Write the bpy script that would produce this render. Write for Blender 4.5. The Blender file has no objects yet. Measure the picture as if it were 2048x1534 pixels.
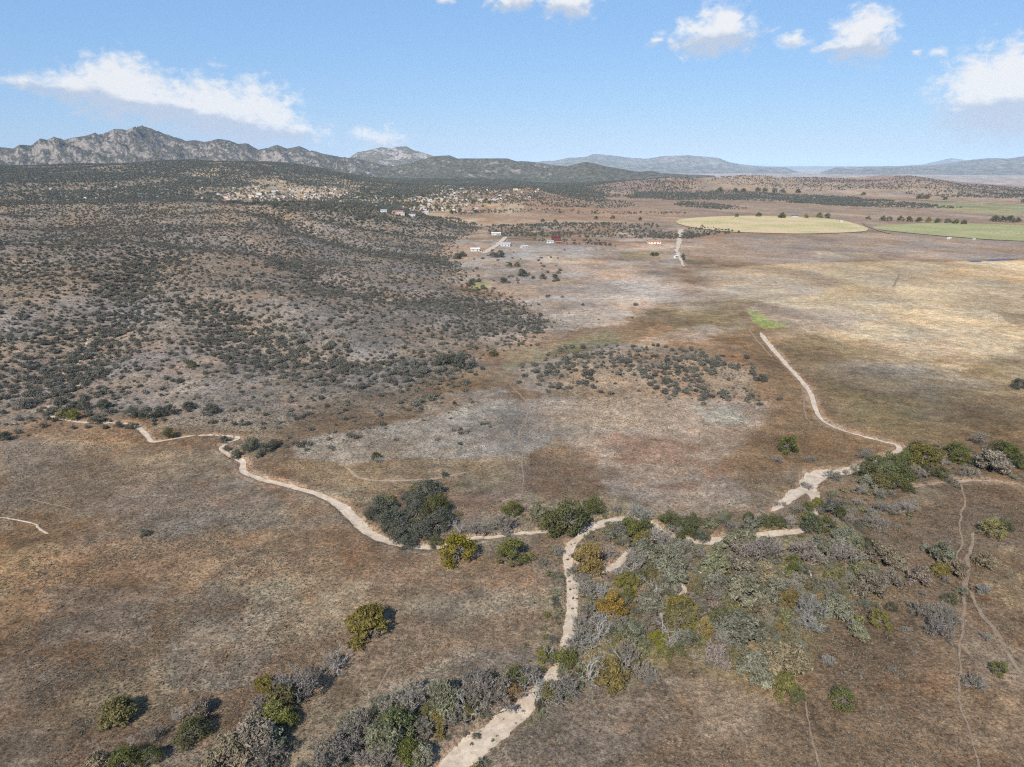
import bpy, math, random
import numpy as np
from mathutils import Vector

# ------------------------------------------------------------------ camera, sky, sun, exposure
SC = bpy.context.scene
COL = SC.collection
CAM_H, PITCH, FPX = 100.0, 17.6, 1365.0          # drone height (m), tilt (deg), focal length in photo pixels (2048 wide)
cd = bpy.data.cameras.new('camera')
cam = bpy.data.objects.new('camera', cd); COL.objects.link(cam)
cam.location = (0, 0, CAM_H)
cam.rotation_euler = (math.radians(90 - PITCH), 0, 0)
cd.sensor_width = 36.0; cd.lens = 36.0 * FPX / 2048.0
cd.clip_start = 1.0; cd.clip_end = 200000.0
SC.camera = cam

SUN_DIR = Vector((0.312, 0.815, -0.737)).normalized()     # the way the light travels (sun behind the camera, to the left)
SUN_EL = math.asin(-SUN_DIR.z)
SUN_ROT = math.atan2(-SUN_DIR.x, -SUN_DIR.y)
sl = bpy.data.lights.new('sun', 'SUN'); sl.energy = 5.0; sl.angle = math.radians(0.53); sl.color = (1.0, 0.955, 0.89)
so = bpy.data.objects.new('sun', sl); COL.objects.link(so)
so.rotation_euler = SUN_DIR.to_track_quat('-Z', 'Y').to_euler(); so.location = (-300, -800, 900)

SC.view_settings.view_transform = 'Standard'; SC.view_settings.look = 'None'
SC.view_settings.exposure = 0.48; SC.view_settings.gamma = 1.0; SC.view_settings.use_curve_mapping = False
SC.cycles.use_denoising = False; SC.cycles.pixel_filter_type = 'BLACKMAN_HARRIS'; SC.cycles.filter_width = 1.2
SC.cycles.max_bounces = 5; SC.cycles.diffuse_bounces = 2; SC.cycles.transmission_bounces = 2
SC.cycles.volume_bounces = 0; SC.cycles.transparent_max_bounces = 8
SC.cycles.caustics_reflective = False; SC.cycles.caustics_refractive = False

P_ = math.radians(PITCH)
FWD = np.array([0, math.cos(P_), -math.sin(P_)]); UPV = np.array([0, math.sin(P_), math.cos(P_)])

def ray(px, py):
    """unit-depth direction through a point of the photograph (2048 x 1534)"""
    px = np.asarray(px, float); py = np.asarray(py, float)
    u = (px - 1024) / FPX; v = (py - 767) / FPX
    return np.stack([u, FWD[1] - v * UPV[1], FWD[2] - v * UPV[2]], -1)

class NT:
    """short node-tree writer"""
    def __init__(s, tree): s.t = tree; s.n = tree.nodes; s.l = tree.links
    def new(s, kind, **kw):
        n = s.n.new(kind)
        for k, v in kw.items(): setattr(n, k, v)
        return n
    def put(s, sock, v):
        if isinstance(v, bpy.types.NodeSocket): s.l.new(v, sock)
        elif isinstance(v, (tuple, list)) and sock.type == 'RGBA' and len(v) == 3: sock.default_value = (*v, 1)
        else: sock.default_value = v
    def math(s, op, a, b=None, c=None, clamp=False):
        n = s.new('ShaderNodeMath', operation=op, use_clamp=clamp)
        for i, v in enumerate((a, b, c)):
            if v is not None: s.put(n.inputs[i], v)
        return n.outputs[0]
    def mix(s, f, a, b, mode='MIX'):
        n = s.new('ShaderNodeMix', data_type='RGBA', blend_type=mode)
        s.put(n.inputs[0], f); s.put(n.inputs[6], a); s.put(n.inputs[7], b)
        return n.outputs[2]
    def noise(s, vec, scale, detail=4, rough=0.55, dist=0.0):
        n = s.new('ShaderNodeTexNoise')
        s.put(n.inputs['Vector'], vec); s.put(n.inputs['Scale'], scale); s.put(n.inputs['Detail'], detail)
        s.put(n.inputs['Roughness'], rough); s.put(n.inputs['Distortion'], dist)
        return n.outputs[0]
    def ramp(s, v, a, b, lo=0.0, hi=1.0, smooth=True):
        n = s.new('ShaderNodeMapRange', interpolation_type='SMOOTHSTEP' if smooth else 'LINEAR')
        s.put(n.inputs[0], v); s.put(n.inputs[1], a); s.put(n.inputs[2], b); s.put(n.inputs[3], lo); s.put(n.inputs[4], hi)
        return n.outputs[0]

# --- the sky: Nishita daylight with fair-weather clouds far away in it (by direction: azimuth and elevation)
W = bpy.data.worlds.new('World'); SC.world = W; W.use_nodes = True
W.node_tree.nodes.clear(); w = NT(W.node_tree)
SKY_STRENGTH = 0.082
sky = w.new('ShaderNodeTexSky', sky_type='NISHITA', sun_disc=False, sun_elevation=SUN_EL, sun_rotation=SUN_ROT,
            altitude=0.0, air_density=1.15, dust_density=0.15, ozone_density=4.0)
tc = w.new('ShaderNodeTexCoord'); gv = tc.outputs['Generated']
sep = w.new('ShaderNodeSeparateXYZ'); w.put(sep.inputs[0], gv)
az = w.math('ARCTAN2', sep.outputs[0], sep.outputs[1]); el = w.math('ARCSINE', sep.outputs[2])
az = w.math('MULTIPLY', az, 57.2958); el = w.math('MULTIPLY', el, 57.2958)
CLOUDS = [  # centre and half-axes in photo pixels, strength
    (55, 166, 60, 18, .8), (150, 172, 70, 32, 1.0), (245, 180, 84, 54, 1.15), (335, 212, 80, 44, 1.05), (425, 224, 100, 58, 1.15),
    (510, 238, 82, 62, 1.15), (575, 268, 80, 32, .95), (765, 280, 80, 34, .78),
    (1030, 0, 62, 26, .95), (1135, 6, 55, 28, 1.05), (895, 3, 32, 12, .7),
    (1425, 72, 90, 34, 1.05), (1445, 48, 55, 36, 1.05), (1318, 80, 36, 15, .62), (1590, 85, 46, 26, .68),
    (1690, 96, 68, 18, .85), (1728, 72, 52, 44, 1.15), (1880, 112, 24, 16, .72), (1840, 105, 16, 7, .6),
    (2015, 176, 92, 64, 1.2), (2040, 212, 110, 60, 1.15), (2022, 290, 38, 14, .6), (1655, 327, 36, 10, .55), (1915, 220, 20, 9, .6)]
cmb = w.new('ShaderNodeCombineXYZ'); w.put(cmb.inputs[0], az); w.put(cmb.inputs[1], el)
pv = cmb.outputs[0]
wob = w.new('ShaderNodeTexNoise'); w.put(wob.inputs['Vector'], pv); wob.inputs['Scale'].default_value = 0.55; wob.inputs['Detail'].default_value = 6
wv = w.new('ShaderNodeVectorMath', operation='MULTIPLY_ADD'); w.put(wv.inputs[0], wob.outputs['Color'])
wv.inputs[1].default_value = (1.5, 1.1, 0); wv.inputs[2].default_value = (-0.75, -0.55, 0)
wp = w.new('ShaderNodeVectorMath', operation='ADD'); w.put(wp.inputs[0], pv); w.put(wp.inputs[1], wv.outputs[0])
env = None; low = None
for cx, cy, rx, ry, st in CLOUDS:
    d = ray(cx, cy); d = d / np.linalg.norm(d)
    a0 = math.degrees(math.atan2(d[0], d[1])); e0 = math.degrees(math.asin(d[2]))
    k = math.degrees(1 / FPX) * 1.1
    sub = w.new('ShaderNodeVectorMath', operation='SUBTRACT'); w.put(sub.inputs[0], wp.outputs[0]); sub.inputs[1].default_value = (a0, e0, 0)
    dv = w.new('ShaderNodeVectorMath', operation='MULTIPLY'); w.put(dv.inputs[0], sub.outputs[0]); dv.inputs[1].default_value = (1 / (rx * k), 1 / (ry * k), 0)
    ln = w.new('ShaderNodeVectorMath', operation='LENGTH'); w.put(ln.inputs[0], dv.outputs[0])
    e = w.math('SUBTRACT', st, ln.outputs['Value'])
    s2 = w.new('ShaderNodeSeparateXYZ'); w.put(s2.inputs[0], dv.outputs[0])
    b = w.math('MULTIPLY', w.math('MAXIMUM', w.math('ADD', e, 0.2), 0.0), s2.outputs[1])      # height inside the puff, weighted
    env = e if env is None else w.math('SMOOTH_MAX', env, e, 0.12)
    low = b if low is None else w.math('ADD', low, b)
# the same kind of scattered clouds all round the rest of the sky
oth = w.noise(pv, 0.07, 3); oth = w.math('MULTIPLY', w.math('SUBTRACT', oth, 0.62), 6.0)
side = w.ramp(w.math('ABSOLUTE', az), 42.0, 50.0)
hi = w.ramp(el, 22.0, 27.0)
env = w.math('MAXIMUM', env, w.math('SUBTRACT', w.math('MULTIPLY', w.math('ADD', oth, 1.0), w.math('MAXIMUM', side, hi)), 1.0))
stretch = w.new('ShaderNodeVectorMath', operation='MULTIPLY'); w.put(stretch.inputs[0], pv); stretch.inputs[1].default_value = (1.0, 1.5, 1)
fb = w.noise(stretch.outputs[0], 0.9, 9, 0.6, 0.3)
den = w.math('ADD', env, w.math('MULTIPLY', w.math('SUBTRACT', fb, 0.52), 1.7))
alpha = w.ramp(den, -0.04, 0.72)
alpha = w.math('MULTIPLY', alpha, 0.95)
up = w.ramp(w.math('ADD', low, w.math('MULTIPLY', w.math('SUBTRACT', fb, 0.5), 0.8)), -0.30, 0.16)
ccol = w.mix(up, (0.56, 0.64, 0.78), (0.95, 0.95, 0.96))  # grey bases and bright tops: shading painted into the cloud colour
bg1 = w.new('ShaderNodeBackground'); w.put(bg1.inputs[0], w.mix(0.6, sky.outputs[0], (2.1, 4.2, 8.0))); bg1.inputs[1].default_value = SKY_STRENGTH
bg2 = w.new('ShaderNodeBackground'); w.put(bg2.inputs[0], ccol); bg2.inputs[1].default_value = 0.68
ms = w.new('ShaderNodeMixShader'); w.put(ms.inputs[0], alpha); w.put(ms.inputs[1], bg1.outputs[0]); w.put(ms.inputs[2], bg2.outputs[0])
wo = w.new('ShaderNodeOutputWorld'); w.put(wo.inputs[0], ms.outputs[0])
W.cycles.sampling_method = 'MANUAL'; W.cycles.sample_map_resolution = 512

# ------------------------------------------------------------------ helpers
def mkmesh(name, V, F, mats=(), fattr=None, smooth=False, fmat=None, vcol=None):
    """F: (n,k) array or list of such arrays"""
    me = bpy.data.meshes.new(name)
    V = np.asarray(V, np.float32)
    Fs = [np.asarray(f, np.int32) for f in (F if isinstance(F, list) else [F]) if len(f)]
    lens = np.concatenate([np.full(len(f), f.shape[1], np.int32) for f in Fs])
    idx = np.concatenate([f.ravel() for f in Fs])
    me.vertices.add(len(V)); me.vertices.foreach_set('co', V.ravel())
    me.loops.add(len(idx)); me.loops.foreach_set('vertex_index', idx)
    me.polygons.add(len(lens))
    st = np.zeros(len(lens), np.int32); st[1:] = np.cumsum(lens)[:-1]
    me.polygons.foreach_set('loop_start', st)
    for m in mats: me.materials.append(m)
    if fmat is not None: me.polygons.foreach_set('material_index', np.asarray(fmat, np.int32))
    me.polygons.foreach_set('use_smooth', np.full(len(lens), smooth))
    me.update(calc_edges=True)
    if fattr is not None:
        a = me.attributes.new('v', 'FLOAT', 'FACE'); a.data.foreach_set('value', np.asarray(fattr, np.float32))
    if vcol is not None:
        a = me.attributes.new('Col', 'FLOAT_COLOR', 'POINT')
        c = np.ones((len(V), 4), np.float32); c[:, :3] = vcol; a.data.foreach_set('color', c.ravel())
    return me

def link(name, me, parent=None, loc=(0, 0, 0), rz=0.0, scale=None):
    o = bpy.data.objects.new(name, me); COL.objects.link(o)
    o.location = loc; o.rotation_euler = (0, 0, rz)
    if scale is not None: o.scale = scale if hasattr(scale, '__len__') else (scale,) * 3
    if parent: o.parent = parent
    return o

def tag(o, label=None, cat=None, group=None, kind=None):
    if label: o['label'] = label
    if cat: o['category'] = cat
    if group: o['group'] = group
    if kind: o['kind'] = kind
    return o

def _hash(ix, iy, s):
    h = (ix.astype(np.int64) * 374761393 + iy.astype(np.int64) * 668265263 + s * 1274126177) & 0xFFFFFFFF
    h = ((h ^ (h >> 13)) * 1274126177) & 0xFFFFFFFF
    return ((h ^ (h >> 16)) & 0xFFFFFF) / float(0xFFFFFF)

def vnoise(x, y, s=0):
    ix = np.floor(x); iy = np.floor(y); fx = x - ix; fy = y - iy
    fx = fx * fx * fx * (fx * (fx * 6 - 15) + 10); fy = fy * fy * fy * (fy * (fy * 6 - 15) + 10)
    a = _hash(ix, iy, s); b = _hash(ix + 1, iy, s); c = _hash(ix, iy + 1, s); d = _hash(ix + 1, iy + 1, s)
    return (a + (b - a) * fx) * (1 - fy) + (c + (d - c) * fx) * fy

def fbm(x, y, scale, octv=5, s=0, rough=0.5):
    """about 0..1, mean .5; scale = size in metres of the largest features"""
    x = np.asarray(x, float) / scale; y = np.asarray(y, float) / scale
    t = np.zeros(np.broadcast(x, y).shape); amp = 1.0; tot = 0
    for k in range(octv):
        t += amp * vnoise(x, y, s + k * 17); tot += amp; amp *= rough
        x, y = (x * 1.62 - y * 1.18) + 13.7, (x * 1.18 + y * 1.62) - 7.3
    return t / tot

def ridged(x, y, scale, octv=5, s=0):
    x = np.asarray(x, float) / scale; y = np.asarray(y, float) / scale
    t = np.zeros(x.shape); amp = 1.0; tot = 0
    for k in range(octv):
        t += amp * (1 - np.abs(2 * vnoise(x, y, s + k * 31) - 1)); tot += amp; amp *= 0.55
        x, y = (x * 1.62 - y * 1.18) + 3.1, (x * 1.18 + y * 1.62) - 5.9
    return t / tot

def sstep(a, b, x):
    t = np.clip((x - a) / (b - a), 0, 1); return t * t * (3 - 2 * t)

def pdist(x, y, pts, ws=None, cap=60.0):
    """distance from points to a polyline; with ws also the interpolated width at the nearest place"""
    pts = np.asarray(pts, float); d = np.full(x.shape, 1e9); wd = np.zeros(x.shape)
    for i in range(len(pts) - 1):
        a, b = pts[i], pts[i + 1]
        m = (x > min(a[0], b[0]) - cap) & (x < max(a[0], b[0]) + cap) & (y > min(a[1], b[1]) - cap) & (y < max(a[1], b[1]) + cap)
        if not m.any(): continue
        ab = b - a; L = max(ab @ ab, 1e-9)
        t = np.clip(((x[m] - a[0]) * ab[0] + (y[m] - a[1]) * ab[1]) / L, 0, 1)
        dd = np.hypot(x[m] - a[0] - t * ab[0], y[m] - a[1] - t * ab[1])
        cur = d[m]; k = dd < cur; cur[k] = dd[k]; d[m] = cur
        if ws is not None:
            cw = wd[m]; cw[k] = (ws[i] + (ws[i + 1] - ws[i]) * t)[k]; wd[m] = cw
    return (d, wd) if ws is not None else d

def polysd(x, y, pts):
    """signed distance to a polygon, positive inside"""
    pts = np.asarray(pts, float); n = len(pts)
    d = np.full(x.shape, 1e18); ins = np.zeros(x.shape, bool)
    for i in range(n):
        a = pts[i]; b = pts[(i + 1) % n]; ab = b - a; L = max(ab @ ab, 1e-9)
        t = np.clip(((x - a[0]) * ab[0] + (y - a[1]) * ab[1]) / L, 0, 1)
        d = np.minimum(d, (x - a[0] - t * ab[0]) ** 2 + (y - a[1] - t * ab[1]) ** 2)
        c = ((a[1] <= y) & (b[1] > y)) | ((b[1] <= y) & (a[1] > y))
        xi = a[0] + (y - a[1]) * (ab[0] / (ab[1] if abs(ab[1]) > 1e-9 else 1e-9))
        ins ^= c & (x < xi)
    return np.where(ins, 1, -1) * np.sqrt(d)

# ------------------------------------------------------------------ the lie of the land
def flat(px, py, z=0.0):
    d = ray(px, py); t = (z - CAM_H) / d[..., 2]
    return d[..., :2] * t[..., None]

def smooth_path(pts, n=8):
    """Catmull-Rom through (x, y, w...) rows"""
    p = np.asarray(pts, float); p = np.vstack([2 * p[0] - p[1], p, 2 * p[-1] - p[-2]]); out = []
    for i in range(1, len(p) - 2):
        for k in range(n):
            t = k / n
            out.append(0.5 * ((2 * p[i]) + (-p[i-1] + p[i+1]) * t + (2*p[i-1] - 5*p[i] + 4*p[i+1] - p[i+2]) * t*t + (-p[i-1] + 3*p[i] - 3*p[i+1] + p[i+2]) * t**3))
    out.append(p[-2]); return np.array(out)

HILL = np.vstack([flat(*np.array([(-260, 858), (0, 838), (120, 843), (330, 842), (560, 856), (690, 862), (830, 832), (890, 772), (960, 722), (1010, 684), (1095, 645),
                                 (1015, 598), (940, 572), (905, 530), (890, 490)]).T),
                  [(-60, 1180), (-150, 1420), (-600, 1500), (-1100, 1450), (-1300, 900), (-900, 420), (-560, 300)]])
KN_PX = [(1050, 745), (1095, 708), (1230, 690), (1400, 705), (1500, 740), (1530, 765), (1500, 795), (1400, 790), (1250, 785), (1060, 780)]
KNOLL = flat(*np.array(KN_PX).T)
GUL_PX = [[(300, 505), (262, 560), (215, 630), (165, 690), (130, 745), (95, 815)],
          [(400, 590), (470, 625), (510, 665), (600, 708), (720, 735), (880, 742)],
          [(520, 500), (640, 548), (760, 585), (900, 600), (1090, 642)],
          [(520, 420), (640, 470), (760, 500), (905, 528)],
          [(640, 430), (760, 455), (880, 470), (960, 480)]]

def hill_base(x, y):
    sd = polysd(x, y, HILL)
    sd = sd + (fbm(x, y, 90, 3, 5) - .5) * 30
    g = sstep(0, 330, sd) * 26 + sstep(0, 60, sd) * 2.5
    # spurs running down towards the plain, and the long crest whose back side is hidden
    sp = fbm(x * .55 + y * .45, y * .75 - x * .55, 150, 3, 21)
    g = g + sstep(30, 240, sd) * (sp - .5) * 17
    crest = np.exp(-((y - (600 + .12 * (x + 350))) / 75) ** 2) * sstep(-40, -260, x) * 8
    dip = np.exp(-((y - (735 + .12 * (x + 350))) / 70) ** 2) * sstep(-40, -260, x) * 9
    back = sstep(850, 1180, y) * 17 * sstep(-20, 120, sd)
    return g + (crest - dip) * sstep(20, 140, sd) + back

def at_h(px, py, H, it=0):
    """first place where the line of sight through a photo point meets the ground"""
    d = np.atleast_2d(ray(px, py)); n = len(d); hz = np.hypot(d[:, 0], d[:, 1])
    R = np.geomspace(70, 4600, 420)
    lo = np.full(n, R[0]); hi = np.full(n, R[-1]); found = np.zeros(n, bool)
    f = lambda r: CAM_H + r * d[:, 2] / hz - H(d[:, 0] / hz * r, d[:, 1] / hz * r)
    for a, b in zip(R[:-1], R[1:]):
        k = ~found
        if not k.any(): break
        g = np.zeros(n); rr = np.full(k.sum(), b); dd = d[k]; hh = hz[k]
        g[k] = CAM_H + rr * dd[:, 2] / hh - H(dd[:, 0] / hh * rr, dd[:, 1] / hh * rr)
        hit = k & (g <= 0); lo[hit] = a; hi[hit] = b; found |= hit
    for _ in range(12):
        m = (lo + hi) / 2; g = f(m); up = g > 0; lo = np.where(up, m, lo); hi = np.where(up, hi, m)
    r = (lo + hi) / 2; x = d[:, 0] / hz * r; y = d[:, 1] / hz * r
    return np.column_stack([x, y, H(x, y)])

GULLY = []
for g in GUL_PX:
    a = np.array(g, float); GULLY.append(smooth_path(at_h(a[:, 0], a[:, 1], hill_base)[:, :2], 5))

# sandy washes and tracks: photo points, width in metres, then world paths
WASH_PX = {
 'main': [(870, 1560, 9.5), (930, 1508, 9), (1000, 1452, 8), (1058, 1404, 6.5), (1100, 1362, 5), (1128, 1310, 4.2), (1140, 1250, 4.4), (1146, 1190, 4.6), (1136, 1135, 4.4), (1138, 1100, 4.2),
          (1160, 1076, 3.6), (1195, 1053, 4.6), (1250, 1036, 5), (1300, 1046, 4), (1335, 1068, 4.5), (1400, 1080, 5.5), (1460, 1077, 5.5), (1530, 1068, 4.5), (1600, 1060, 4), (1622, 1040, 4), (1632, 1000, 4),
          (1618, 968, 9), (1640, 942, 9), (1690, 938, 7), (1730, 926, 4.5), (1775, 908, 3.2), (1799, 895, 3), (1790, 884, 2.6), (1740, 872, 2.2), (1690, 857, 2.2), (1650, 838, 2.8),
          (1632, 815, 3.2), (1622, 785, 3.4), (1600, 755, 3.8), (1570, 724, 4.2), (1545, 698, 5), (1528, 678, 5), (1521, 668, 2)],
 'west': [(1110, 1064, 2.8), (1070, 1068, 2.8), (1000, 1076, 2.4), (945, 1082, 2.6), (890, 1096, 3.2), (840, 1098, 3.2), (785, 1088, 4), (740, 1068, 5), (705, 1034, 5.6), (680, 1012, 5), (640, 993, 3.4), (560, 970, 3), (510, 955, 3.2),
          (487, 942, 3.6), (484, 925, 3.2), (455, 910, 2.8), (442, 897, 2.6), (458, 886, 2.6), (476, 878, 2.6), (440, 873, 1.8), (380, 874, 1.6), (335, 880, 2), (306, 884, 2.8), (294, 872, 3), (280, 858, 3.4), (262, 850, 2.6),
          (215, 848, 2.2), (150, 846, 2), (110, 838, 2.4), (88, 822, 3)],
 'upper': [(88, 822, 2.4), (112, 804, 2), (138, 782, 2.4), (152, 768, 3.4), (142, 757, 3.2), (118, 742, 2.6), (128, 728, 2.4), (150, 715, 1.6), (176, 640, 1.2)],
 'bar': [(1165, 1153, 1.8), (1200, 1147, 2.4), (1232, 1132, 3), (1250, 1112, 3.2), (1262, 1098, 1.5)],
 'gully': [(1320, 1236, 2), (1342, 1212, 2.4), (1368, 1180, 2.2), (1362, 1162, 2)],
 'spur': [(1542, 1022, 3), (1565, 1005, 4.5), (1590, 985, 6), (1610, 968, 7)],
 'east': [(1832, 972, 1), (1880, 962, .9), (1918, 958, 3.5), (1945, 956, 2), (2000, 960, .9), (2060, 972, .7)],
}
def wpath(rows, n=6):
    a = np.array(rows, float); p = flat(a[:, 0], a[:, 1]); return smooth_path(np.column_stack([p, a[:, 2] * .62]), n)
WASH = {k: wpath(v) for k, v in WASH_PX.items()}
_a = np.array(WASH_PX['upper'], float); WASH['upper'] = smooth_path(np.column_stack([at_h(_a[:, 0], _a[:, 1], hill_base)[:, :2], _a[:, 2] * .8]), 6)

# the wooded rise in front of the granite range, and lower rises around the plain
def rises(x, y):
    r = np.hypot(x, y); a = np.degrees(np.arctan2(x, y))
    g = 96 * sstep(1900, 3600, r) * sstep(-8, -20, a) * (1 - .35 * sstep(-24, -38, a))
    g = g + 26 * np.exp(-((a - 1.0) / 4.2) ** 2) * np.exp(-((r - 2050) / 420) ** 2)
    g = g + 30 * sstep(1700, 2600, r) * sstep(10, -6, a)
    g = g + 42 * sstep(2500, 3300, r) * (1 - sstep(3700, 4600, r)) * sstep(2, 12, a) * (.45 + 1.1 * ridged(x, y, 900, 3, 77)) * (1 - .65 * sstep(27, 36, a))
    for a0, wdt, hh in ((28.2, 1.5, 14), (30.1, 1.6, 20), (33.5, 2.2, 8)):
        g = g + hh * np.exp(-((a - a0) / wdt) ** 2) * np.exp(-((r - 3350) / 330) ** 2)
    return g * (0.8 + .4 * fbm(x, y, 420, 4, 9))

def H(x, y):
    x = np.asarray(x, float); y = np.asarray(y, float)
    r = np.hypot(x, y)
    z = (fbm(x, y, 140, 4, 1) - .5) * 3.2 * sstep(2600, 600, r) + (fbm(x, y, 22, 3, 2) - .5) * .9 * sstep(900, 250, r) + (fbm(x, y, 5.5, 3, 6) - .5) * .42 * sstep(420, 200, r)
    near = (x > -1400) & (x < 500) & (y > 100) & (y < 1700)
    if near.any():
        xx, yy = x[near], y[near]
        h = hill_base(xx, yy)
        for k, g in enumerate(GULLY):
            d = pdist(xx, yy, g, cap=120); h = h - np.minimum(h * .8, 6.5 * np.exp(-(d / 24) ** 2))
        kn = polysd(xx, yy, KNOLL); h = h + sstep(-6, 34, kn) * 5.5
        h = h + sstep(3, 12, h) * (fbm(xx, yy, 45, 4, 8) - .5) * 4
        z[near] += h
    z = z + np.where(r > 1500, rises(x, y) + (fbm(x, y, 260, 4, 3) - .5) * 10 * sstep(1600, 2600, r), 0)
    m = (r < 700)
    if m.any():
        xx, yy = x[m], y[m]; c = np.zeros(xx.shape)
        for k, p in WASH.items():
            d, wd = pdist(xx, yy, p[:, :2], p[:, 2], cap=14)
            dep = .35 + .12 * np.minimum(wd, 6)
            c = np.maximum(c, dep * (1 - sstep(wd * .42, wd * .42 + 1.0 + .25 * wd, d + (fbm(xx, yy, 3, 2, 4) - .5) * 1.2)))
        z[m] -= c
    return z

# the height grid the ground sheet is made of; everything else stands on this surface
_in = np.concatenate([[1.0, 25, 50, 70, 82], CAM_H / np.tan(np.radians(np.arange(49.5, 13.4, -.10)))]); _rr = [_in[-1]]
while _rr[-1] < 4400: _rr.append(_rr[-1] * 1.0082)
GR = np.concatenate([_in, _rr[1:], np.geomspace(4550, 90000, 50)])
GA = np.radians(np.concatenate([np.arange(-180, -45, 5.0), np.arange(-45, 45.001, .13), np.arange(50, 180, 5.0)]))
GX = np.outer(GR, np.sin(GA)); GY = np.outer(GR, np.cos(GA)); GZ = H(GX.ravel(), GY.ravel()).reshape(GX.shape)
def Hs(x, y):
    x = np.asarray(x, float); y = np.asarray(y, float); r = np.hypot(x, y); a = np.arctan2(x, y)
    i = np.clip(np.searchsorted(GR, r) - 1, 0, len(GR) - 2); j = np.clip(np.searchsorted(GA, a) - 1, 0, len(GA) - 2)
    u = np.clip((r - GR[i]) / (GR[i + 1] - GR[i]), 0, 1); v = np.clip((a - GA[j]) / (GA[j + 1] - GA[j]), 0, 1)
    return (GZ[i, j] * (1 - v) + GZ[i, j + 1] * v) * (1 - u) + (GZ[i + 1, j] * (1 - v) + GZ[i + 1, j + 1] * v) * u

def at(px, py):
    return at_h(px, py, Hs)

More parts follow.
